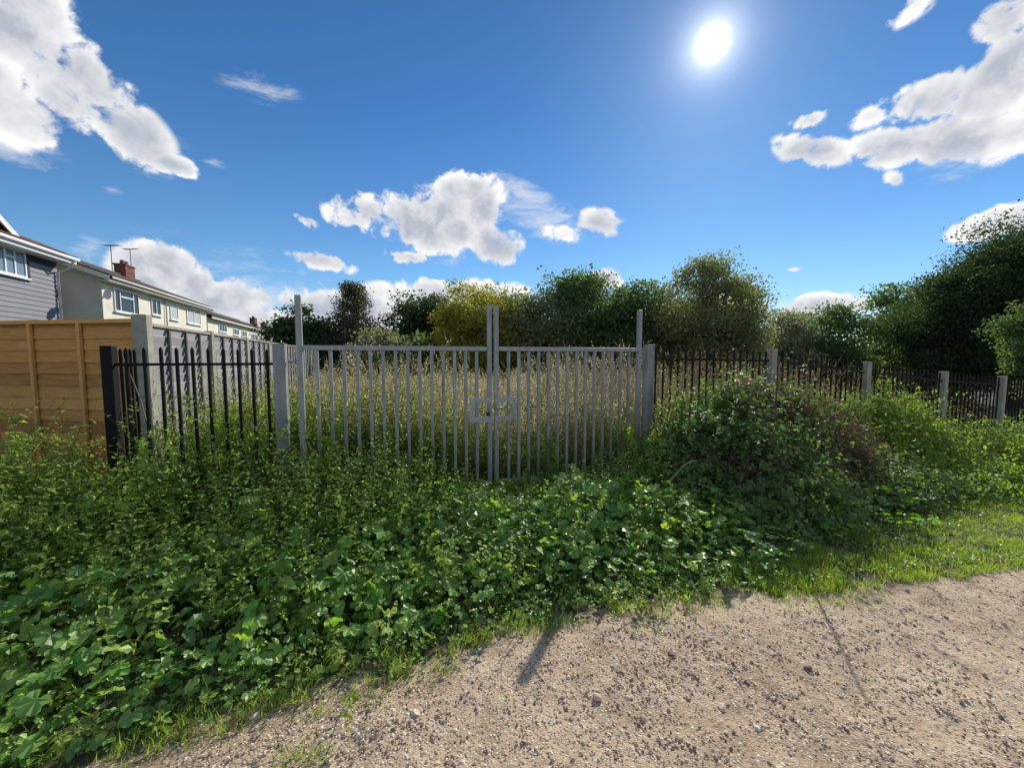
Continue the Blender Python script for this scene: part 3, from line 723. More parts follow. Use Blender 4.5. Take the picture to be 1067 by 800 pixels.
# ------------------------------------------------------------------ houses: local x along street, y into the house, z up
HA = math.atan2(UD[1], UD[0])
def s_at(px, D):
    r = (px - 533.5) / FPX; return D * (.935 - .355 * r) / (-.355 - .935 * r)
def z_at(px, py, s, D):
    Y = .935 * s - .355 * D; rr = ray(px, py); return EYE + rr[2] / rr[1] * Y
def house_root(name, s0, D):
    p = s0 * UD + D * np.array([-.935, -.355]); return empty(name, (p[0], p[1], -.02), HA)

def roof_slab(root, x0, x1, y_e, y_r, y_b, z_e, z_r, mat, th=.09):
    """tiled two-slope roof with courses of tiles"""
    a = Acc()
    for (ya, yb) in ((y_e, y_r), (y_b, y_r)):
        n = 13
        for i in range(n):
            f0, f1 = i / n, (i + 1.12) / n
            yA, yB = ya + (yb - ya) * f0, ya + (yb - ya) * min(f1, 1)
            zA, zB = z_e + (z_r - z_e) * f0, z_e + (z_r - z_e) * min(f1, 1)
            m = int((x1 - x0) / .9) + 1
            for j in range(m):
                xa, xb = x0 + (x1 - x0) * j / m, x0 + (x1 - x0) * (j + 1) / m
                lift = .028
                v = [(xx, yy, zz + dz) for xx in (xa, xb) for yy, zz in ((yA, zA + lift), (yB, zB)) for dz in (0, .03)]
                if ya > yb: v = [v[2], v[3], v[0], v[1], v[6], v[7], v[4], v[5]]
                a.hexa(v, 0, random.random())
    # ridge
    a.tube([(x0, y_r, z_r + .02), (x1, y_r, z_r + .02)], .11, 8, 0, .4)
    # deck under the tiles
    for ya in (y_e, y_b):
        v = [(xx, yy, zz + dz) for xx in (x0 + .01, x1 - .01) for yy, zz in ((ya, z_e), (y_r, z_r)) for dz in (-th, -.004)]
        if ya > y_r: v = [v[2], v[3], v[0], v[1], v[6], v[7], v[4], v[5]]
        a.hexa(v, 0, .1)
    return a.build('roof', mat, root)

def window(root, x0, x1, z0, z1, lights, y=0.0, glass='glass', top=None, curtain=False, sill=True):
    """casement: frame proud of wall, panes recessed in it; lights = fractions of mullions, top = light index with a top vent"""
    f = .055
    a = Acc()
    a.box(x0, x1, y - .05, y - .004, z0, z0 + f); a.box(x0, x1, y - .05, y - .004, z1 - f, z1)
    xs = [x0] + [x0 + (x1 - x0) * q for q in lights] + [x1]
    for i, q in enumerate(xs):
        c = min(max(q, x0 + f / 2), x1 - f / 2); a.box(c - f / 2, c + f / 2, y - .049, y - .005, z0 + f + .0005, z1 - f - .0005)
    w = a.build('window', M['white'], root)
    if top is not None:
        a = Acc(); zc = z0 + (z1 - z0) * .68; a.box(xs[top] + .03, xs[top + 1] - .03, y - .06, y - .012, zc - .03, zc + .03); a.build('transom', M['white'], w)
    if sill:
        a = Acc(); a.box(x0 - .06, x1 + .06, y - .11, y - .003, z0 - .06, z0 - .002); a.build('sill', M['white'], w)
    a = Acc()
    for i in range(len(xs) - 1):
        a.box(xs[i] + f / 2, xs[i + 1] - f / 2, y - .022, y - .014, z0 + f, z1 - f)
    a.build('pane', M['curtain'] if curtain else M[glass], w)
    return w

# house 2: cream rendered pair
D2 = 10.2; S2 = s_at(112, D2); E2 = s_at(218, D2); L2 = E2 - S2
ZE = 1.65 + 3.38 + .02; ZR = ZE + 3.6 * math.tan(R(23))
root = house_root('cream_house', S2, D2); tag(root, 'cream rendered house with plain pale gable end, brick chimney and two aerials', 'house')
a = Acc(); a.box(0, L2, 0, 7.2, 0, ZE - .12); a.build('wall', M['render'], root)
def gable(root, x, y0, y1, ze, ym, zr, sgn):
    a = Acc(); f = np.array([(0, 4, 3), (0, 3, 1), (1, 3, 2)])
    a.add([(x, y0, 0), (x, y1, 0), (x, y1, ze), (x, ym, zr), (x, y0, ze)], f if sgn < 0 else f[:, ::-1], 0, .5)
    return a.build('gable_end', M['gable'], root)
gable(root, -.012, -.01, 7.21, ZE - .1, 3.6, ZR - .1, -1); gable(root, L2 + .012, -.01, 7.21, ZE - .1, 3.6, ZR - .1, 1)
rf = roof_slab(root, -.28, L2 + .2, -.42, 3.6, 7.62, ZE - .02, ZR, M['roof'])
a = Acc()
for y0, z0, y1, z1 in ((-.42, ZE - .02, 3.6, ZR), (7.62, ZE - .02, 3.6, ZR)):
    a.hexa([(xx, yy, zz + dz) for xx in (-.33, -.285) for yy, zz in ((y0, z0), (y1, z1)) for dz in (-.22, -.01)], 0, .5)
a.build('barge_board', M['fascia'], root)
a = Acc(); a.box(-.27, L2 + .19, -.40, -.37, ZE - .24, ZE - .06); a.box(-.27, L2 + .19, -.369, -.012, ZE - .235, ZE - .2); a.build('fascia', M['fascia'], root)
a = Acc(); a.tube([(-.27, -.46, ZE - .09), (L2 + .19, -.46, ZE - .09)], .055, 8); a.build('gutter', M['fascia'], root, smooth=True)
for (pa, pb, yt, yb, lights, top, cur) in ((123.5, 148.5, 299, 323.5, (.22, .76), 1, False), (161.5, 171, 309.5, 327, (.5,), None, False), (180.5, 188.5, 317, 332, (), None, True), (197.5, 211.5, 318.5, 336, (.5,), None, True)):
    sa, sb = s_at(pa, D2), s_at(pb, D2)
    zt, zb = z_at(pa, yt, sa, D2), z_at(pa, yb, sa, D2)
    window(root, sa - S2, sb - S2, zb, zt, lights, top=top, curtain=cur)
sp = s_at(175.5, D2) - S2
a = Acc(); a.tube([(sp, -.07, .1), (sp, -.07, ZE - .3), (sp, -.4, ZE - .14)], .035, 8); a.build('downpipe', M['fascia'], root, smooth=True)
def dish(root):
    a = Acc(); a.tube([(-.05, .05, 4.0), (-.35, -.2, 4.1), (-.45, -.35, 4.4)], .03, 6)
    v = [(-.5, -.4, 4.2)]; n = 14
    for i in range(n):
        q = 2 * math.pi * i / n; v.append((-.58 + .10 * math.cos(q), -.45 + .18 * math.cos(q) , 4.2 + .2 * math.sin(q)))
    a.add(v, [(0, i + 1, (i + 1) % n + 1) for i in range(n)], 0, .5)
    a.build('satellite_dish', M['white'], root)
dish(root)
def chimney(root, x, y, z0, z1, w=.45, l=.9, pots=2, parent=None):
    a = Acc(); z = z0; i = 0
    while z < z1:                                     # courses of bricks
        zz = min(z + .072, z1)
        for q in range(4):
            xa, xb = x - l / 2 + l * q / 4, x - l / 2 + l * (q + 1) / 4
            o = (.003 if i % 2 else 0)
            a.box(xa, xb, y - w / 2 - o, y + w / 2 + o, z, zz - .004, 0, random.random())
        z += .075; i += 1
    a.box(x - l / 2 - .04, x + l / 2 + .04, y - w / 2 - .04, y + w / 2 + .04, z1, z1 + .09, 0, .3)
    c = a.build('chimney', M['brick'], parent or root)
    for q in range(pots):
        xx = x + (q - (pots - 1) / 2) * .4
        a = Acc(); a.tube([(xx, y, z1 + .09), (xx, y, z1 + .2), (xx, y, z1 + .34)], [.13, .105, .115], 10); a.build('chimney_pot', M['clay'], c, smooth=True)
    return c
# chimney on the ridge at px 136
DC = D2 + 3.6; xc = s_at(137, DC) - S2
chimney(root, xc, 3.6, ZR - .5, z_at(137, 277.5, xc + S2, DC), .55, 1.0, 2, rf)
def aerial(root, px, D, ytop, z0, el, tilt=0):
    s = s_at(px, D); zt = z_at(px, ytop, s, D); x = s - S2; y = D - D2
    a = Acc(); a.tube([(x, y, z0), (x, y, zt)], .022, 6)
    ex, ey = -.36, -.93                        # the boom points across the street
    a.tube([(x - .4 * ex, y - .4 * ey, zt - .05), (x + .5 * ex, y + .5 * ey, zt - .05 + tilt)], .018, 5)
    for i in range(el):
        q = -.38 + .86 * i / (el - 1); cx, cy = x + q * ex, y + q * ey
        w = .22 - .09 * i / el
        a.tube([(cx - w * ey * .9, cy + w * ex * .9, zt - .05 + tilt * .6), (cx + w * ey * .9, cy - w * ex * .9, zt - .05 + tilt * .6)], .011, 4)
    a.build('aerial', M['alu'], root)
aerial(root, 124.5, DC, 254.5, ZR - .6, 8); aerial(root, 144, DC + .3, 259, ZR - .3, 8, .05)

# house 3: terrace further off
D3 = 11.0; S3 = s_at(219, D3); E3 = s_at(284, D3); L3 = E3 - S3
Z3 = z_at(219, 328, S3, D3); ZR3 = Z3 + 3.3 * math.tan(R(21))
root = house_root('distant_terrace', S3, D3); tag(root, 'farthest cream terrace with low roof behind the cream rendered house', 'house')
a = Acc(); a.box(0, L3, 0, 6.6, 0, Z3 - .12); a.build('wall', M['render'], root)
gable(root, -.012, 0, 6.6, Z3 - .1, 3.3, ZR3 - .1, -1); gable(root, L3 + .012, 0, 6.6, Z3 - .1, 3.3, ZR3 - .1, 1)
rf = roof_slab(root, -.25, L3 + .2, -.4, 3.3, 7.0, Z3 - .02, ZR3, M['roof'])
a = Acc(); a.box(-.24, L3 + .19, -.39, -.35, Z3 - .25, Z3 - .05); a.build('fascia', M['fascia'], root)
for (pa, pb, yt, yb, li) in ((230, 238, 337, 345, (.33, .67)), (245, 250.5, 342, 348.5, (.5,)), (253.5, 258.5, 344, 350.5, (.5,)), (263, 269, 347, 353.5, (.5,))):
    sa, sb = s_at(pa, D3), s_at(pb, D3)
    window(root, sa - S3, sb - S3, z_at(pa, yb, sa, D3), z_at(pa, yt, sa, D3), li)
for px, yt in ((266.5, 332), (277, 337)):
    x = s_at(px, D3 + 3.3) - S3
    chimney(root, x, 3.3, ZR3 - .4, z_at(px, yt, x + S3, D3 + 3.3), .6, 1.3, 2, rf)

# house 1: grey clad house
D1 = 10.9; E1 = s_at(67.5, D1); S1 = 4.0; L1 = E1 - S1
Z1 = z_at(66, 266, E1, D1); ZR1 = Z1 + 3.5 * math.tan(R(26))
root = house_root('grey_clad_house', S1, D1); tag(root, 'nearest house, clad in grey horizontal boards, with white windows and downpipe', 'house')
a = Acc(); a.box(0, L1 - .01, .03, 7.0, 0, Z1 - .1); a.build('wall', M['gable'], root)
a = Acc(); z = .3
while z < Z1 - .62:
    a.hexa([(xx, yy, zz) for xx in (.0, L1) for (yy, zz) in ((0, 0), (0, 0)) for zz in (0,)] if False else
           [(0, -.028, z), (0, -.006, z + .165), (0, .025, z), (0, .025, z + .165), (L1, -.028, z), (L1, -.006, z + .165), (L1, .025, z), (L1, .025, z + .165)], 0, random.random())
    z += .168
a.build('cladding', M['siding'], root)
a = Acc(); a.box(0, L1, -.012, .025, z + .003, Z1 - .2); a.build('soffit_shade_band', M['painted_shade'], root)  # dark band painting the shade under the soffit
rf = roof_slab(root, -.2, L1 + .12, -.55, 3.5, 7.5, Z1 - .02, ZR1, M['redroof'])
a = Acc(); a.box(-.19, L1 + .11, -.53, -.49, Z1 - .27, Z1 - .06); a.box(-.19, L1 + .11, -.489, -.013, Z1 - .265, Z1 - .22); a.build('fascia', M['white'], root)
a = Acc(); a.tube([(-.19, -.59, Z1 - .10), (L1 + .11, -.59, Z1 - .10)], .06, 8); a.build('gutter', M['white'], root, smooth=True)
a = Acc(); xx = L1 - .10; a.tube([(xx, -.59, Z1 - .14), (xx, -.45, Z1 - .42), (xx, -.08, Z1 - .62), (xx, -.08, .1)], .04, 8); a.build('downpipe', M['white'], root, smooth=True)
sa, sb = s_at(-28, D1), s_at(34.5, D1)
zt, zb = z_at(34.5, 262.5, sb, D1), z_at(34.5, 289.5, sb, D1)
wx0, wx1 = sa - S1, sb - S1
window(root, wx0, wx1, zb, zt, (.25, .48, .62, .79), y=-.02, glass='skyglass', top=3)
a = Acc(); a.box(wx1 + .03, wx1 + .16, -.05, -.03, zb - .1, zt + .25); a.build('window_shade_strip', M['painted_shade'], root)  # dark strip painting shade next to the window
# small front gable on the roof (top left)
sg = s_at(-24, D1 + .3); xg = sg - S1
zg = z_at(8, 226, sg, D1 + .3)
a = Acc()
w = 1.25
a.add([(xg - w, .2, Z1 - .1), (xg + w, .2, Z1 - .1), (xg + w, .2, Z1 + .25), (xg, .2, Z1 + 1.15), (xg - w, .2, Z1 + .25)], [(0, 1, 2), (0, 2, 4), (4, 2, 3)], 0, .5)
dm = a.build('dormer', M['render'], root)
a = Acc()
for sgn in (-1, 1):
    v = [(xx, yy, zz + dz) for (xx, zz) in ((xg, Z1 + 1.22), (xg + sgn * (w + .35), Z1 + .08)) for yy in (-.02, 3.2) for dz in (0, .07)]
    if sgn < 0: v = v[4:] + v[:4]
    a.hexa(v, 0, random.random())
a.build('dormer_roof', M['redroof'], dm)
a = Acc()
for sgn in (-1, 1):
    v = [(xx, yy, zz + dz) for (xx, zz) in ((xg, Z1 + 1.22), (xg + sgn * (w + .35), Z1 + .08)) for yy in (-.065, -.024) for dz in (-.17, .05)]
    if sgn < 0: v = v[4:] + v[:4]
    a.hexa(v, 0, .5)
a.build('dormer_barge_board', M['white'], dm)

# ------------------------------------------------------------------ trees
def tree(name, px, ytop, hw, Y, mat, label, zc=.58, rz=None, nclump=90, nleaf=150, leaf=.13, shape='round', depth=1.0, tmpl=QUAD, trunk_h=.3, skirt=.0, seed=None, sigma=.2, lumpy=.42, group='trees at the back of the field'):
    top = at(px, ytop, Y); x, y = top[0], Y; g = float(gz(x, y)); H = top[2] - g
    W = hw * Y / FPX
    root = empty(name, (x, y, g)); tag(root, label, 'tree', group)
    # crown envelope
    zb = H * skirt
    c0 = np.array([0, 0, (zb + H) / 2]); rad = np.array([W, W * depth, (H - zb) / 2])
    # lumpy envelope: sum of bumps
    bd = unit(14); bh = rng.uniform(.0, lumpy, 14)
    dirs = unit(nclump)
    if shape == 'round':
        lump = (.92 - .43 * lumpy) + (np.maximum(dirs @ bd.T - .55, 0) / .45 * bh).sum(1)
        lump = np.minimum(lump, 1.10)
        r = np.maximum(rng.random(nclump) ** .45, .3) * lump
        cc = c0 + dirs * r[:, None] * rad
        # widen lower-mid
    elif shape == 'cone':
        hgt = rng.random(nclump) ** 1.15
        an = rng.random(nclump) * 6.28
        lay = 1 + .35 * np.sin(hgt * 40 + an * .5)
        rr = (1 - hgt) ** .8 * (.35 + .65 * rng.random(nclump) ** .5) * lay * .95 + .06
        cc = np.stack([np.cos(an) * rr * W, np.sin(an) * rr * W, zb + hgt * (H - zb) * .985], 1)
    cc[:, 2] = np.clip(cc[:, 2], .25, H - .1)
    tr = Acc()
    hz = np.linspace(0, 1, 7); th = H * (trunk_h + .25)
    if shape == 'cone': th = H * .93
    bend = rng.normal(0, .04 * H, 2)
    tp = np.stack([bend[0] * hz ** 2, bend[1] * hz ** 2, hz * th], 1)
    r0 = .035 * H ** .9 + .03
    tr.tube(tp, r0 * np.linspace(1.15, .45, 7), 8, 0, .5)
    pick = rng.choice(nclump, min(nclump, 34), replace=False)
    for k in pick:
        e = cc[k]; f = np.clip(rng.uniform(trunk_h * .7, .95), .15, .97) * th
        f = min(f, max(e[2] - .1, .2)) if shape == 'round' else min(e[2] + .1, th)
        s0 = np.array([np.interp(f, tp[:, 2], tp[:, 0]), np.interp(f, tp[:, 2], tp[:, 1]), f])
        mid = (s0 + e) / 2 + rng.normal(0, .06 * H, 3) * np.array([1, 1, .3]) + np.array([0, 0, .04 * H if shape == 'round' else -.02 * H])
        q = np.linspace(0, 1, 6)[:, None]
        pts = (1 - q) ** 2 * s0 + 2 * q * (1 - q) * mid + q * q * e
        tr.tube(pts, r0 * .34 * np.linspace(1, .18, 6), 5, 0, .5)
    tr.build('trunk', M['bark'], root, smooth=True)
    cr = Acc()
    cs = W * sigma * rng.uniform(.65, 1.25, nclump)
    nn = (1.8 * nleaf * rng.uniform(.6, 1.3, nclump)).astype(int)
    idx = np.repeat(np.arange(nclump), nn); n = len(idx)
    o = np.clip(rng.normal(size=(n, 3)), -1.7, 1.7) * cs[idx][:, None] * np.array([1, 1, .62])
    if shape == 'cone': o[:, 2] -= .35 * np.abs(o[:, 0])
    p = cc[idx] + o
    p[:, 2] = np.maximum(p[:, 2], .1)
    ydir = unit(n) + np.array([0, 0, -.25])
    rot = frames(ydir, unit(n) + np.array([0, 0, .8]))
    # tone varies at random by clump and by leaf
    tone = np.clip(.28 + .22 * rng.random(nclump)[idx] + .5 * rng.random(n) - .1, 0, 1)
    cr.inst(*tmpl, p, rot, leaf * 1.35 * rng.uniform(.6, 1.35, n), 0, tone)
    cr.build('crown', TREE[mat], root)
    return root

tree('dark_tree', 318, 322, 36, 22, 'dark', 'broad low dark tree beside the end of the terrace', nclump=80, nleaf=130, skirt=.12, leaf=.12)
tree('conifer', 367, 291, 33, 23, 'conifer', 'pointed feathery dark conifer standing above the left gate leaf', shape='cone', nclump=120, nleaf=70, leaf=.13, tmpl=quad_leaf(.2), skirt=.08, sigma=.17)
tree('willow_bush', 398, 345, 24, 20, 'light', 'low pale bushy tree right of the conifer', nclump=50, nleaf=120, leaf=.1, skirt=.05)
tree('dark_tree', 437, 311, 38, 26, 'dark', 'dark tree half hidden behind the yellow green tree', nclump=90, nleaf=140, leaf=.13, skirt=.06)
tree('yellow_tree', 492, 301, 44, 20, 'yellow', 'yellow green bushy tree behind the middle of the gate', nclump=110, nleaf=170, leaf=.10, skirt=.02)
tree('olive_tree', 548, 297, 46, 21, 'olive', 'dull olive tree just right of the yellow green one', nclump=100, nleaf=150, leaf=.11, skirt=.02)
tree('dark_tree', 600, 283, 44, 22, 'mid', 'tall dark green tree above the right gate leaf, left of the white cloud puff', nclump=100, nleaf=150, leaf=.12, skirt=.04)
tree('dark_tree', 655, 291, 48, 22, 'mid', 'dark tree behind the tall end of the right gate leaf', nclump=100, nleaf=150, leaf=.12, skirt=.03)
tree('dark_tree', 704, 300, 38, 24, 'mid', 'narrow green tree between the gate end and the tall olive tree', nclump=80, nleaf=130, leaf=.12, skirt=.05)
tree('loose_tree', 748, 268, 62, 20, 'lightolive', 'tallest loose olive tree with sky showing through its crown', nclump=150, nleaf=130, leaf=.10, skirt=.12, sigma=.15, lumpy=.2, trunk_h=.25)
tree('willow_bush', 812, 326, 34, 22, 'light', 'pale willowy tree right of the loose olive tree', nclump=70, nleaf=130, leaf=.10, skirt=.02)
tree('green_tree', 868, 323, 44, 22, 'mid', 'rounded mid green tree behind the long railing', nclump=95, nleaf=150, leaf=.11, skirt=.03)
tree('dark_tree', 938, 300, 36, 26, 'mid', 'dark tree at the left foot of the huge dark tree', nclump=90, nleaf=140, leaf=.13, skirt=.05)
tree('dark_tree', 1000, 276, 50, 19, 'dark', 'big dark tree sloping up to the right, below the hugest one', nclump=150, nleaf=300, leaf=.085, skirt=.03)
tree('dark_tree', 1078, 211, 72, 18.5, 'dark', 'hugest dark tree at the right edge, under the small white cloud', nclump=200, nleaf=330, leaf=.085, skirt=.08)
tree('pale_shrub_tree', 1104, 300, 36, 10, 'mid', 'pale leafy branch tips at the right edge before the huge dark tree', nclump=70, nleaf=150, leaf=.06, skirt=.35)

# the far hedge mass that closes the field
def far_wood():
    a = Acc(); n = 60000
    t = rng.uniform(-8, 42, n); off = rng.uniform(16.5, 20.5, n)
    P = F(t, off); top = 2.7 + .9 * vnoise(P[0], P[1] * 0, .8, 2) + .4 * vnoise(P[0], P[0], 2.3, 6)
    z = rng.random(n) ** .8 * top
    P3 = np.stack([P[0], P[1], z + gz(P[0], P[1])], 1)
    keepm = P3[:, 0] > -.30 * P3[:, 1]
    P3 = P3[keepm]; n = len(P3)
    a.inst(*QUAD, P3, frames(unit(n), unit(n) + np.array([0, 0, .6])), .34 * rng.uniform(.6, 1.3, n), 0, rng.random(n) * .6)
    tag(a.build('far_undergrowth', TREE['mid']), 'dark mass of undergrowth closing the back of the field', 'undergrowth', kind='stuff')
far_wood()

# ------------------------------------------------------------------ field of weeds behind the fence
def g3(t, off, dz=0.0):
    p = F(t, off); return np.stack([p[0], p[1], gz(p[0], p[1]) + dz], -1)
def updir(n, lean=.18):
    d = rng.normal(0, lean, (n, 3)); d[:, 2] = 1; return d
def right_of_grey(P):                     # only on the field's side of the grey fence
    dx, dy = P[:, 0] - PA[0], P[:, 1] - PA[1]
    return (dx * UD[1] - dy * UD[0]) > .35
def field():
    a = Acc(); mats = [M['weedgreen'], M['stem'], M['weedtan'], M['drystem'], M['weedpurple']]
    def batch(n, t0, t1, o0, o1, h, kinds, nleaf, size, lean=.16, narrow=True, topper=True, pw=1.0):
        t = rng.uniform(t0, t1, n); off = o0 + (o1 - o0) * rng.random(n) ** pw
        B = g3(t, off); B = B[right_of_grey(B)]; n = len(B)
        if n == 0: return
        tt, oo = to_t(B[:, 0], B[:, 1])
        hh = h * rng.uniform(.72, 1.12, n) * (1 + .14 * vnoise(B[:, 0], B[:, 1], 1.4, 3))
        lm, sm, pm = kinds
        P, D = grow(a, B, updir(n, lean), hh, NARROW if narrow else LEAF, 5, .06, .06, .0035, nleaf, .08, .93, size, (1.1, .55), .55, False, (lm, sm), keep=.85)
        if topper:
            # seed head: short side sprays near the tip
            k = 7
            fr = rng.uniform(.62, 1.0, (n, k)); x = np.minimum(fr * 5, 4.999); i0 = x.astype(int); w = (x - i0)[..., None]
            p = (P[np.arange(n)[:, None], i0] * (1 - w) + P[np.arange(n)[:, None], i0 + 1] * w).reshape(-1, 3)
            d = updir(n * k, .55)
            ln = np.repeat(hh, k) * .10 * rng.uniform(.5, 1.4, n * k)
            grow(a, p, d, ln, QUAD, 2, .1, .1, .002, 7, .1, 1, .024, (1.1, .8), .9, False, (pm, sm), keep=.9)
    # lush green-yellow corner at the left, behind the railing and first gate bars
    batch(640, -5.2, -.9, .25, 2.6, 1.22, (0, 1, 0), 30, .095, narrow=False, topper=False)
    batch(260, -4.6, -.3, .35, 3.5, 1.5, (0, 1, 2), 26, .08)
    # tan stand behind the gate
    batch(420, -1.6, 2.6, 2.2, 3.4, 1.25, (2, 3, 2), 22, .07)
    batch(200, -1.6, .2, .2, 1.2, .95, (0, 1, 0), 24, .085, narrow=False, topper=False)
    batch(150, -2.0, 0.1, .8, 4, 1.62, (2, 3, 2), 22, .07)
    batch(170, 1.2, 2.8, .5, 3, 1.62, (4, 3, 2), 22, .07)
    batch(160, -1.2, 2.8, .25, 1.3, .8, (0, 1, 0), 22, .07, narrow=False, topper=False)
    batch(800, -3, 3.6, 2.8, 7.5, 1.16, (2, 3, 2), 18, .075, pw=1.1)
    batch(500, -5, 3.6, 2.2, 9, 1.15, (0, 1, 2), 18, .08)
    batch(230, -1.9, 2.7, .15, .9, 1.15, (2, 3, 2), 28, .08)
    batch(260, -1.9, 2.7, .15, 1.2, 1.1, (0, 1, 2), 28, .08)
    batch(500, -1.9, 2.7, .3, 2.6, .62, (0, 1, 0), 22, .075, narrow=False, topper=False)
    batch(260, -2.2, -.2, .12, 1.0, 1.3, (0, 1, 0), 28, .085, narrow=False, topper=False)
    batch(1500, -6, 12, 6.5, 13.0, .95, (2, 3, 2), 12, .10)
    batch(500, -6, 12, 6.5, 13.0, .9, (0, 1, 2), 12, .10)
    # purple brown heads behind the long railing
    batch(600, 1.7, 9, .3, 3.2, 1.62, (4, 3, 4), 20, .07)
    batch(420, 4.2, 14, .3, 6.0, 1.35, (0, 1, 4), 20, .085)
    batch(500, 3, 16, 3, 9.0, 1.3, (2, 3, 4), 14, .09)
    tag(a.build('weed_field', mats), 'field of tall dry tan and green weeds behind the gate', 'weeds', kind='stuff')
field()

# ------------------------------------------------------------------ plants in front of the fence
def in_bed(n, t0, t1, lo, hi, from_edge=None):
    t = rng.uniform(t0, t1, n)
    if from_edge is None: off = rng.uniform(lo, hi, n)
    else:
        e = edge_off(t) + from_edge; off = e + (hi - e) * rng.random(n)
    return t, off

def nettles():
    a = Acc(); mats = [M['nettle'], M['stem'], M['shrub'], M['deadleaf']]
    def bed(n, t0, t1, lo, hi, hf, nleaf=20, size=.062, leaf=SERR, lm=0, lean=.2):
        t, off = in_bed(n, t0, t1, lo, hi); B = g3(t, off)
        h = hf(t, off) * rng.uniform(.65, 1.12, n)
        grow(a, B, updir(n, lean), h, leaf, 6, .10, .10, .0035, nleaf, .22, 1.0, size, (1.15, .45), .25, True, (lm, 1), ldroop=.5)
    hL = lambda t, o: np.interp(t, [-6.5, -4.6, -3.9, -3.3, -2.6, -2.0, -1.2, 0], [1.36, 1.28, 1.06, .94, .88, .78, .58, .40]) * np.interp(o, [-1.7, -1.3, -.7, 0], [.5, .72, .95, 1.0])
    bed(760, -7.2, -1.7, -1.65, -.02, lambda t, o: hL(t, o) * (1 + .22 * vnoise(t, o, 2.2, 6)))
    bed(160, -6.6, -1.9, -1.5, -.05, lambda t, o: hL(t, o) * 1.08, lm=2)
    bed(520, -6.5, 1.6, -2.0, -.9, lambda t, o: .46 + .12 * np.sin(t * 7) + 0 * o, 16, .06, lean=.3)
    bed(420, -6.5, 1.2, -2.5, -1.0, lambda t, o: .24 + .10 * np.sin(t * 4 + 2 * o), 14, .045, LEAF, 2, .45)
    bed(150, -6.5, 1.6, -1.9, -1.1, lambda t, o: .46 + 0 * o, 14, .07, NARROW, 2, .35)
    bed(560, -2.2, .35, -1.2, -.06, lambda t, o: np.interp(t, [-2.2, -1.4, -.7, -.3, .2], [.92, .82, .62, .30, .22]) * (1 + .25 * vnoise(t, o, 3, 2)))
    bed(300, .2, 2.3, -1.15, -.06, lambda t, o: np.interp(t, [0, .5, 1.2, 2.3], [.2, .32, .44, .75]) + 0 * o)
    bed(70, -6.6, 2.2, -2.0, -.2, lambda t, o: .55 + .15 * np.sin(t * 5), 10, .05, NARROW, 3, .4)
    bed(420, -6.8, -3.6, -1.3, .1, lambda t, o: np.interp(t, [-6.8, -5, -3.9], [1.42, 1.34, 1.05]) * np.interp(o, [-1.3, -.6, .1], [.7, .95, 1.0]), 22, .085, BROAD, 2)
    bed(420, -7, -4.0, -1.2, .55, lambda t, o: 1.22 + 0 * t)
    # low growth under the mounds on the right
    bed(420, 1.8, 9.5, -1.75, -1.0, lambda t, o: .34 + .1 * np.sin(t * 3) + 0 * o, 16, .07)
    bed(260, 4.6, 12, -1.8, -.2, lambda t, o: .6 + 0 * o, 18, .07, lm=2)
    tag(a.build('nettle_bed', mats), 'dense bed of dark green nettles along the foot of the fences', 'nettles', kind='stuff')
nettles()

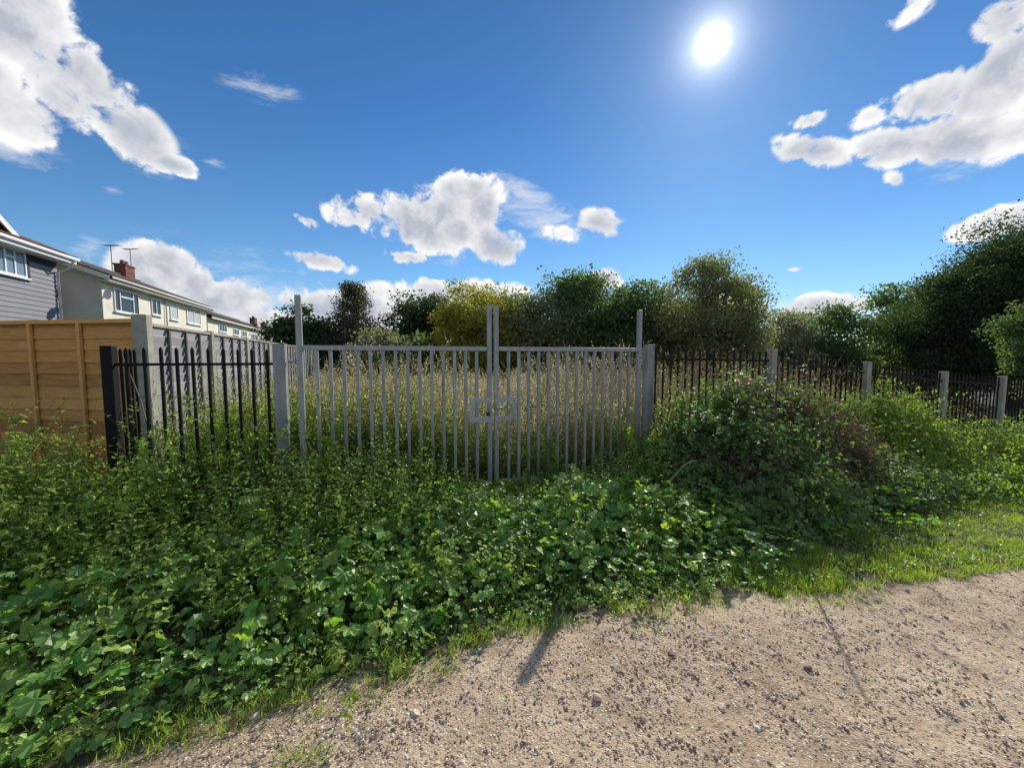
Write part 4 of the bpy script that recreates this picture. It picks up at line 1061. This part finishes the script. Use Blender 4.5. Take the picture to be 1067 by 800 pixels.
def mallow():
    a = Acc(); mats = [M['mallow'], M['stem']]
    def bed(n, t0, t1, hi, h0, h1, s0, s1, fe=.05, dens=None):
        t, off = in_bed(n, t0, t1, 0, hi, fe)
        e = edge_off(t); f = np.clip((off - e) / 1.25, 0, 1)
        if dens is not None:
            m = rng.random(n) < dens(t, off); t, off, f = t[m], off[m], f[m]
        n = len(t)
        B = g3(t, off)
        h = (h0 + (h1 - h0) * f ** .7) * rng.uniform(.45, 1.05, n) * (1 + .38 * vnoise(B[:, 0], B[:, 1], 1.9, 1) + .15 * vnoise(B[:, 0], B[:, 1], 4.5, 6))
        d = updir(n, .35)
        P, D = grow(a, B, d, h, LEAF, 4, .12, .1, .0025, 0, mats=(0, 1))
        tip = P[:, -1]
        # blades tilt toward the light and outward
        yd = rng.normal(0, 1, (n, 3)); yd[:, 2] = -.22 - .25 * rng.random(n); yd[:, 1] -= .45
        up = np.array([.15, .2, 1.0]) + .33 * rng.normal(size=(n, 3))
        rot = frames(yd, up)
        sz = (s0 + (s1 - s0) * f) * rng.choice([.45, .7, 1.0, 1.3], n) * rng.uniform(.8, 1.2, n)
        wh = rng.integers(0, 4, n); rn = rng.random(n)
        for q in range(4):
            m = wh == q
            c = tip[m] - rot[m][:, :, 1] * (sz[m] * .15)[:, None]
            a.inst(*LOBED[q], c, rot[m], sz[m], 0, rn[m])
    patchy = lambda t, o: np.clip(.55 + 1.0 * vnoise(t, o, 2.2, 4), .03, 1)
    bed(4300, -6.5, 1.9, -1.0, .13, .44, .062, .105, dens=patchy)
    bed(1500, -6.5, 1.6, -1.1, .06, .25, .05, .08)
    bed(900, -1.4, 1.9, -.5, .12, .36, .07, .10, fe=.5)
    bed(2000, -6.5, 1.7, -1.9, .04, .14, .04, .06, fe=-.04)
    bed(700, 1.4, 4.0, -1.4, .09, .24, .05, .08, fe=.45, dens=lambda t, o: np.clip(1.1 - .3 * (t - 1.4), .12, 1))
    # long broad basal leaves of docks pushed up between the lobed ones
    n = 110; t, off = in_bed(n, -6.4, 1.5, 0, -1.1, .55); k = 6
    P0 = np.repeat(g3(t, off, .02), k, 0); an = rng.random(n * k) * 6.28
    d = np.stack([np.cos(an) * .8, np.sin(an) * .8, np.full(n * k, 1.0)], 1)
    PP, DD = grow(a, P0, d, rng.uniform(.12, .34, n * k), LEAF, 4, .25, .08, .004, 0, mats=(0, 1))
    a.inst(*simple_leaf(.27, .10, .30), PP[:, -1], frames(DD[:, -1] + np.array([0, 0, -.55]), np.array([0, 0, 1.]) + .25 * rng.normal(size=(n * k, 3))), rng.uniform(.07, .15, n * k), 0, np.clip(rng.random(n * k) * 1.1, 0, 1))
    tag(a.build('mallow_patch', mats), 'spread of large lobed dark green leaves between nettles and track', 'ground cover', kind='stuff')
mallow()

def verge():
    a = Acc(); mats = [M['grass']]
    def blades(t, off, h, rn=None, lean=.55):
        n = len(t); B = g3(t, off); B[:, 2] = np.maximum(B[:, 2], path_z(B[:, 0], B[:, 1]) - .02)
        d = rng.normal(0, lean, (n, 3)); d[:, 2] = 1
        rot = frames(d, rng.normal(size=(n, 3)))
        sc = np.stack([h * rng.uniform(.7, 1.3, n) * .9, h, h], 1)
        a.inst(*BLADE, B, rot, sc, 0, rn)
    BLADE = blade()
    # along the whole edge, in tufts
    n = 36000; t = rng.uniform(-7, 14, n); e = edge_off(t); d = np.abs(rng.normal(0, .16, n)) - .16
    off = e + d
    P = F(t, off); tuft = vnoise(P[0], P[1], 5.5, 2) + .6 * vnoise(P[0], P[1], 13, 7)
    m = rng.random(n) < np.clip(.30 + .8 * tuft, .02, 1)
    blades(t[m], off[m], .035 + .05 * rng.random(m.sum()) + .03 * np.clip(d[m], 0, .3) / .3)
    # bright sunny grass to the right
    n = 64000; t = 1.3 + 11 * rng.random(n) ** 1.5; e = edge_off(t)
    wdt = np.interp(t, [1.3, 2.2, 3.2, 4.5, 6, 9], [.22, .48, .75, .9, 1.0, 1.1]); off = e - .18 + (wdt + .18) * rng.random(n)
    P = F(t, off); tuft = vnoise(P[0], P[1], 3.5, 5) + .6 * vnoise(P[0], P[1], 9, 3)
    m = rng.random(n) < np.clip(.5 + .9 * tuft, .04, 1)
    blades(t[m], off[m], .028 + .05 * rng.random(m.sum()))
    # stray tufts out on the gravel
    for (px, py, r_, k) in ((315, 790, .07, 160), (330, 745, .05, 60), (250, 745, .12, 200), (150, 775, .16, 330), (460, 700, .09, 160), (690, 640, .15, 240), (740, 625, .12, 220), (830, 620, .18, 420), (880, 615, .16, 420), (560, 660, .07, 80), (385, 720, .12, 150)):
        x, y = on_ground(px, py); tt, oo = to_t(x, y)
        blades(tt + rng.normal(0, r_, k), oo + rng.normal(0, r_ * .6, k), .025 + .04 * rng.random(k))
    tag(a.build('verge_grass', mats), 'ragged short grass along the edge of the gravel track', 'grass', kind='stuff')
    b = Acc()
    n = 9000; t = rng.uniform(-7, 12, n); e = edge_off(t); off = e - .1 + rng.gamma(1.5, .18, n)
    B = g3(t, off, .02); B[:, 2] = np.maximum(B[:, 2], path_z(B[:, 0], B[:, 1]))
    P = vnoise(B[:, 0], B[:, 1], 4, 12); m = rng.random(n) < np.clip(.4 + .8 * P, .05, 1); B = B[m]; n = len(B)
    b.inst(*BROAD, B + np.stack([np.zeros(n), np.zeros(n), .04 * rng.random(n)], 1), frames(rng.normal(size=(n, 3)) * np.array([1, 1, .25]), np.array([0, 0, 1.]) + .3 * rng.normal(size=(n, 3))), rng.uniform(.015, .04, n), 0, rng.random(n))
    tag(b.build('low_weeds', [M['mallow']]), 'small low leafy weeds creeping from the verge onto the gravel', 'low weeds', kind='stuff')
verge()

# bramble and shrub mounds -------------------------------------------------------
def mound(name, label, t0, off0, rt, ro, H, mats, n, size, leaf, lens=(.5, 1.1), dead=0.0, cat='bush', inner=.6, seedn=0, nleaf=14, pairs=False, cap=1.0):
    """shoots rising from a lumpy dome; each shoot carries leaves; longer canes arch out of it"""
    c = F(t0, off0); g = float(gz(c[0], c[1]))
    root = empty(name, (c[0], c[1], g), FA); tag(root, label, cat)
    a = Acc()
    # dome points
    an = rng.random(n) * 6.28; u = rng.random(n) ** .5
    lx, ly = np.cos(an) * u, np.sin(an) * u
    dome = np.sqrt(np.maximum(1 - u ** 2.4, 0)) * (.80 + .26 * vnoise(lx * rt, ly * ro, 2.4, seedn) + .12 * vnoise(lx * rt, ly * ro, 6, seedn + 3))
    z = dome * H * (inner + (1 - inner) * rng.random(n) ** .6)
    P = np.stack([lx * rt, ly * ro, np.maximum(z - .22, .03)], 1)
    d = np.stack([lx * .9, ly * .9, .35 + 1.0 * dome], 1) + .45 * rng.normal(size=(n, 3))
    # world to local shift: grow() clamps to ground in world space, so build in world then move back
    Wp = np.stack([c[0] + P[:, 0] * FC - P[:, 1] * FS, c[1] + P[:, 0] * FS + P[:, 1] * FC, P[:, 2]], 1)
    Wp[:, 2] += gz(Wp[:, 0], Wp[:, 1])
    Wd = np.stack([d[:, 0] * FC - d[:, 1] * FS, d[:, 0] * FS + d[:, 1] * FC, d[:, 2]], 1)
    ln = rng.uniform(*lens, n) * .5
    lm = np.zeros(n, int)
    live = np.ones(n, bool)
    if dead:
        dn = vnoise(Wp[:, 0], Wp[:, 1] + Wp[:, 2], 1.7, 8) + .9 * (lx - .15) * (dead > .3)
        live = dn < np.quantile(dn, 1 - dead)
    grow(a, Wp[live], Wd[live], ln[live], leaf, 5, .5, .16, .003, nleaf, .1, 1, size, (1.1, .6), .35, pairs, (0, 1), ldroop=.5)
    if (~live).any():
        k = ~live
        grow(a, Wp[k], Wd[k], ln[k], leaf, 5, .6, .2, .003, nleaf, .1, 1, size * .8, (1, .6), .3, pairs, (2, 3), ldroop=.9, keep=.75)
    # canes from the ground arching out
    m = max(12, n // 30)
    an = rng.random(m) * 6.28
    B = np.stack([c[0] + .5 * rt * np.cos(an) * rng.random(m), c[1] + .5 * ro * np.sin(an) * rng.random(m), np.zeros(m)], 1); B[:, 2] = gz(B[:, 0], B[:, 1])
    d = np.stack([.5 * rng.normal(size=m), .35 * rng.normal(size=m) - .15, np.ones(m)], 1)
    grow(a, B, d, H * rng.uniform(.85, 1.3, m), leaf, 9, .40, .08, .005, 26, .35, 1, size, (1.1, .6), .3, pairs, (0, 3), ldroop=.5)
    o = a.build('foliage', mats, root)
    # into the root's frame
    o.matrix_parent_inverse = Matrix.LocRotScale(Vector((c[0], c[1], g)), Matrix.Rotation(FA, 3, 'Z').to_quaternion(), None).inverted()
    return root
BR = [M['bramble'], M['stem'], M['deadleaf'], M['cane']]
SH = [M['shrub'], M['stem'], M['deadleaf'], M['stem']]
mound('bramble_bush', 'large dark bramble mound with withered stems against the long railing', 3.5, -.66, 1.7, .85, 1.62, BR, 2100, .062, TREF, dead=.46, seedn=2)
mound('bramble_bush', 'low dark bramble right of the gate below the withered mound', 2.75, -1.2, 1.0, .75, .85, BR, 800, .070, TREF, dead=.14, seedn=5)
mound('bramble_bush', 'front skirt of dark leafy bramble spilling toward the sunny grass', 4.5, -1.25, 1.3, .55, .55, BR, 700, .07, TREF, dead=.12, seedn=9)
mound('green_shrub', 'largest light green bush swelling over the railing right of the brambles', 6.55, -.30, 1.5, .75, 1.55, SH, 1300, .075, LEAF, seedn=4, pairs=True)
mound('green_shrub', 'lower light green bush nearest the right edge of the view', 8.9, -.75, 1.9, .9, 1.1, SH, 1100, .08, LEAF, seedn=7, pairs=True)
mound('green_shrub', 'darker leafy bush between the light green bush and the grass', 6.9, -1.35, 1.5, .5, .48, [M['nettle'], M['stem'], M['deadleaf'], M['stem']], 620, .08, SERR, seedn=1, pairs=True)
mound('leafy_bush', 'bushy green growth in front of the brown board fence', -5.3, -.15, 1.35, .6, 1.12, [M['nettle'], M['stem'], M['deadleaf'], M['stem']], 800, .07, SERR, seedn=6, pairs=True)
mound('leafy_bush', 'low bush of mixed leaves at the foot of the black corner post', -3.75, -.45, .8, .45, .82, [M['nettle'], M['stem'], M['deadleaf'], M['stem']], 460, .06, SERR, seedn=11, pairs=True)

# individual saplings and tall weeds ---------------------------------------------
def sapling(name, label, t, off, H, n, mats, leaf=LEAF, size=.05, spread=.35, nl=24, cat='sapling', lean=.25):
    c = F(t, off); g = float(gz(c[0], c[1]))
    root = empty(name, (c[0], c[1], g)); tag(root, label, cat)
    B = np.stack([c[0] + rng.normal(0, spread * .35, n), c[1] + rng.normal(0, spread * .35, n), np.zeros(n)], 1); B[:, 2] = gz(B[:, 0], B[:, 1])
    a = Acc()
    P, D = grow(a, B, updir(n, lean), H * rng.uniform(.55, 1.05, n), leaf, 7, .05, .08, .005, nl, .2, 1, size, (1, .6), .45, True, (0, 1))
    k = 7
    i0 = rng.integers(2, 7, (n, k)); p = P[np.arange(n)[:, None], i0].reshape(-1, 3)
    d = np.stack([rng.normal(size=n * k), rng.normal(size=n * k), .9 + 0 * rng.normal(size=n * k)], 1)
    grow(a, p, d, H * rng.uniform(.12, .3, n * k), leaf, 4, .1, .12, .003, 12, .1, 1, size * .9, (1, .6), .45, True, (0, 1))
    o = a.build('foliage', mats, root); o.matrix_parent_inverse = Matrix.Translation((-c[0], -c[1], -g))
    return root
mound('creeper', 'bright green creeper climbing the left shoulder of the bramble mound', 2.95, -.55, .62, .5, 1.5, [M['ivy'], M['stem'], M['deadleaf'], M['stem']], 330, .085, BROAD, seedn=13, cat='climber')
SM = [M['shrub'], M['stem']]
sapling('sapling', 'bright small leaved sapling behind the black railing near the gate post', -2.80, .42, 1.40, 46, SM, LEAF, .068, .75, nl=30)
sapling('sapling', 'lighter sapling between the gate hinge post and the grey fence', -2.3, .75, 1.42, 40, [M['weedgreen'], M['stem']], LEAF, .068, .7, nl=30)
sapling('sapling', 'thin sapling against the concrete post of the grey fence', -3.3, .32, 1.0, 20, SM, LEAF, .05, .4)
sapling('tall_weed', 'leggy pale weed climbing the right hinge post of the gate', 2.35, -.22, 1.42, 15, [M['weedgreen'], M['stem']], LEAF, .06, .4, cat='weed')
sapling('tall_weed', 'clump of pale weeds inside the right gate leaf by its hinge post', 1.7, .3, 1.2, 26, [M['weedgreen'], M['stem']], LEAF, .055, .5, cat='weed')
sapling('tall_weed', 'dark green weed in front of the bars near the right hinge post', 1.95, -.3, .85, 9, [M['nettle'], M['stem']], SERR, .065, .35, cat='weed')
sapling('tall_weed', 'leafy weed in front of the left bars of the gate', -1.35, -.35, .78, 9, [M['nettle'], M['stem']], SERR, .06, .4, cat='weed')
sapling('tall_weed', 'upright weed tips rising before the brown board fence at the left edge', -4.75, -.35, 1.32, 5, SM, SERR, .055, .3, cat='weed')
sapling('tall_weed', 'pale green weeds low against the bars right of the padlock', .75, .15, .8, 26, [M['weedgreen'], M['stem']], LEAF, .055, .8, cat='weed')
sapling('tall_weed', 'ragged nettles rising through the black pales nearest the corner post', -3.15, -.28, 1.12, 12, [M['nettle'], M['stem']], SERR, .065, .4, cat='weed')
sapling('tall_weed', 'ragged bright nettles rising in front of the galvanised hinge post at the left', -2.25, -.32, 1.08, 12, SM, SERR, .06, .45, cat='weed')
sapling('tall_weed', 'clump of nettles standing tall against the brown board fence by its second batten', -4.45, -.25, 1.28, 16, [M['nettle'], M['stem']], SERR, .07, .5, cat='weed')
sapling('tall_weed', 'thin nettle stems reaching half way up the first bars of the left gate leaf', -1.75, -.22, 1.0, 14, [M['nettle'], M['stem']], SERR, .06, .45, cat='weed')
sapling('tall_weed', 'light green weeds standing through the middle black pales', -2.75, -.2, 1.12, 14, SM, SERR, .058, .5, cat='weed')
sapling('tall_weed', 'green weeds crowding the bars at the middle of the left gate leaf', -1.05, .18, .95, 22, [M['weedgreen'], M['stem']], LEAF, .055, .7, cat='weed')
sapling('dead_weed', 'brown withered weed low in front of the left gate bars', -1.6, -.55, .62, 14, [M['deadleaf'], M['drystem']], NARROW, .05, .35, cat='weed', lean=.4)
sapling('dead_weed', 'withered brown weed at the foot of the long railing', 4.3, -.5, 1.5, 12, [M['deadleaf'], M['cane']], NARROW, .06, .6, cat='weed', lean=.35)

# dry sticks and a scrap ----------------------------------------------------------
def stick(name, label, p0, p1, r=.006, mat='drystem', cat='stick', sag=.05):
    p0, p1 = np.array(p0, float), np.array(p1, float)
    q = np.linspace(0, 1, 7)[:, None]; pts = p0 + (p1 - p0) * q; pts[:, 2] += sag * np.sin(q[:, 0] * math.pi); pts[1:-1] += rng.normal(0, .008, (5, 3))
    a = Acc(); a.tube(pts - p0, np.linspace(r, r * .55, 7), 6, 0, .7)
    o = a.build(name, M[mat], smooth=True); o.location = p0; tag(o, label, cat, 'dry sticks among the weeds')
stick('dry_stick', 'pale dry stick leaning in the brambles right of the gate', at(697, 501, 3.55), at(727, 480, 3.7))
stick('dry_stick', 'thin reddish cane rising from the nettles before the left hinge post', at(335, 540, 3.2), at(313, 462, 3.45), .005, 'cane')
stick('dry_stick', 'bare stalk lying across the withered bramble mound', at(834, 485, 4.2), at(872, 474, 4.3), .004)
stick('dry_stick', 'short straw coloured stalk on the nettles at the left', at(22, 535, 2.6), at(40, 541, 2.55), .005)
stick('dry_stick', 'bent bare stem leaning through the railing return by the corner post', at(157, 458, 3.6), at(128, 372, 3.75), .006, 'drystem', sag=.08)
stick('bramble_cane', 'tall bare cane standing up out of the bramble mound', (2.95, 4.30, 0), (2.93, 4.22, 1.66), .012, 'cane', 'cane', .02)
a = Acc(); a.add([(-.02, 0, -.016), (.022, .012, -.013), (-.002, .015, .020), (.004, -.008, -.004)], [(0, 1, 3), (1, 2, 3), (2, 0, 3)], 0, .5)
o = a.build('paper_scrap', M['white']); o.location = at(791, 461, 3.72); tag(o, 'small white scrap caught in the dark brambles', 'litter')
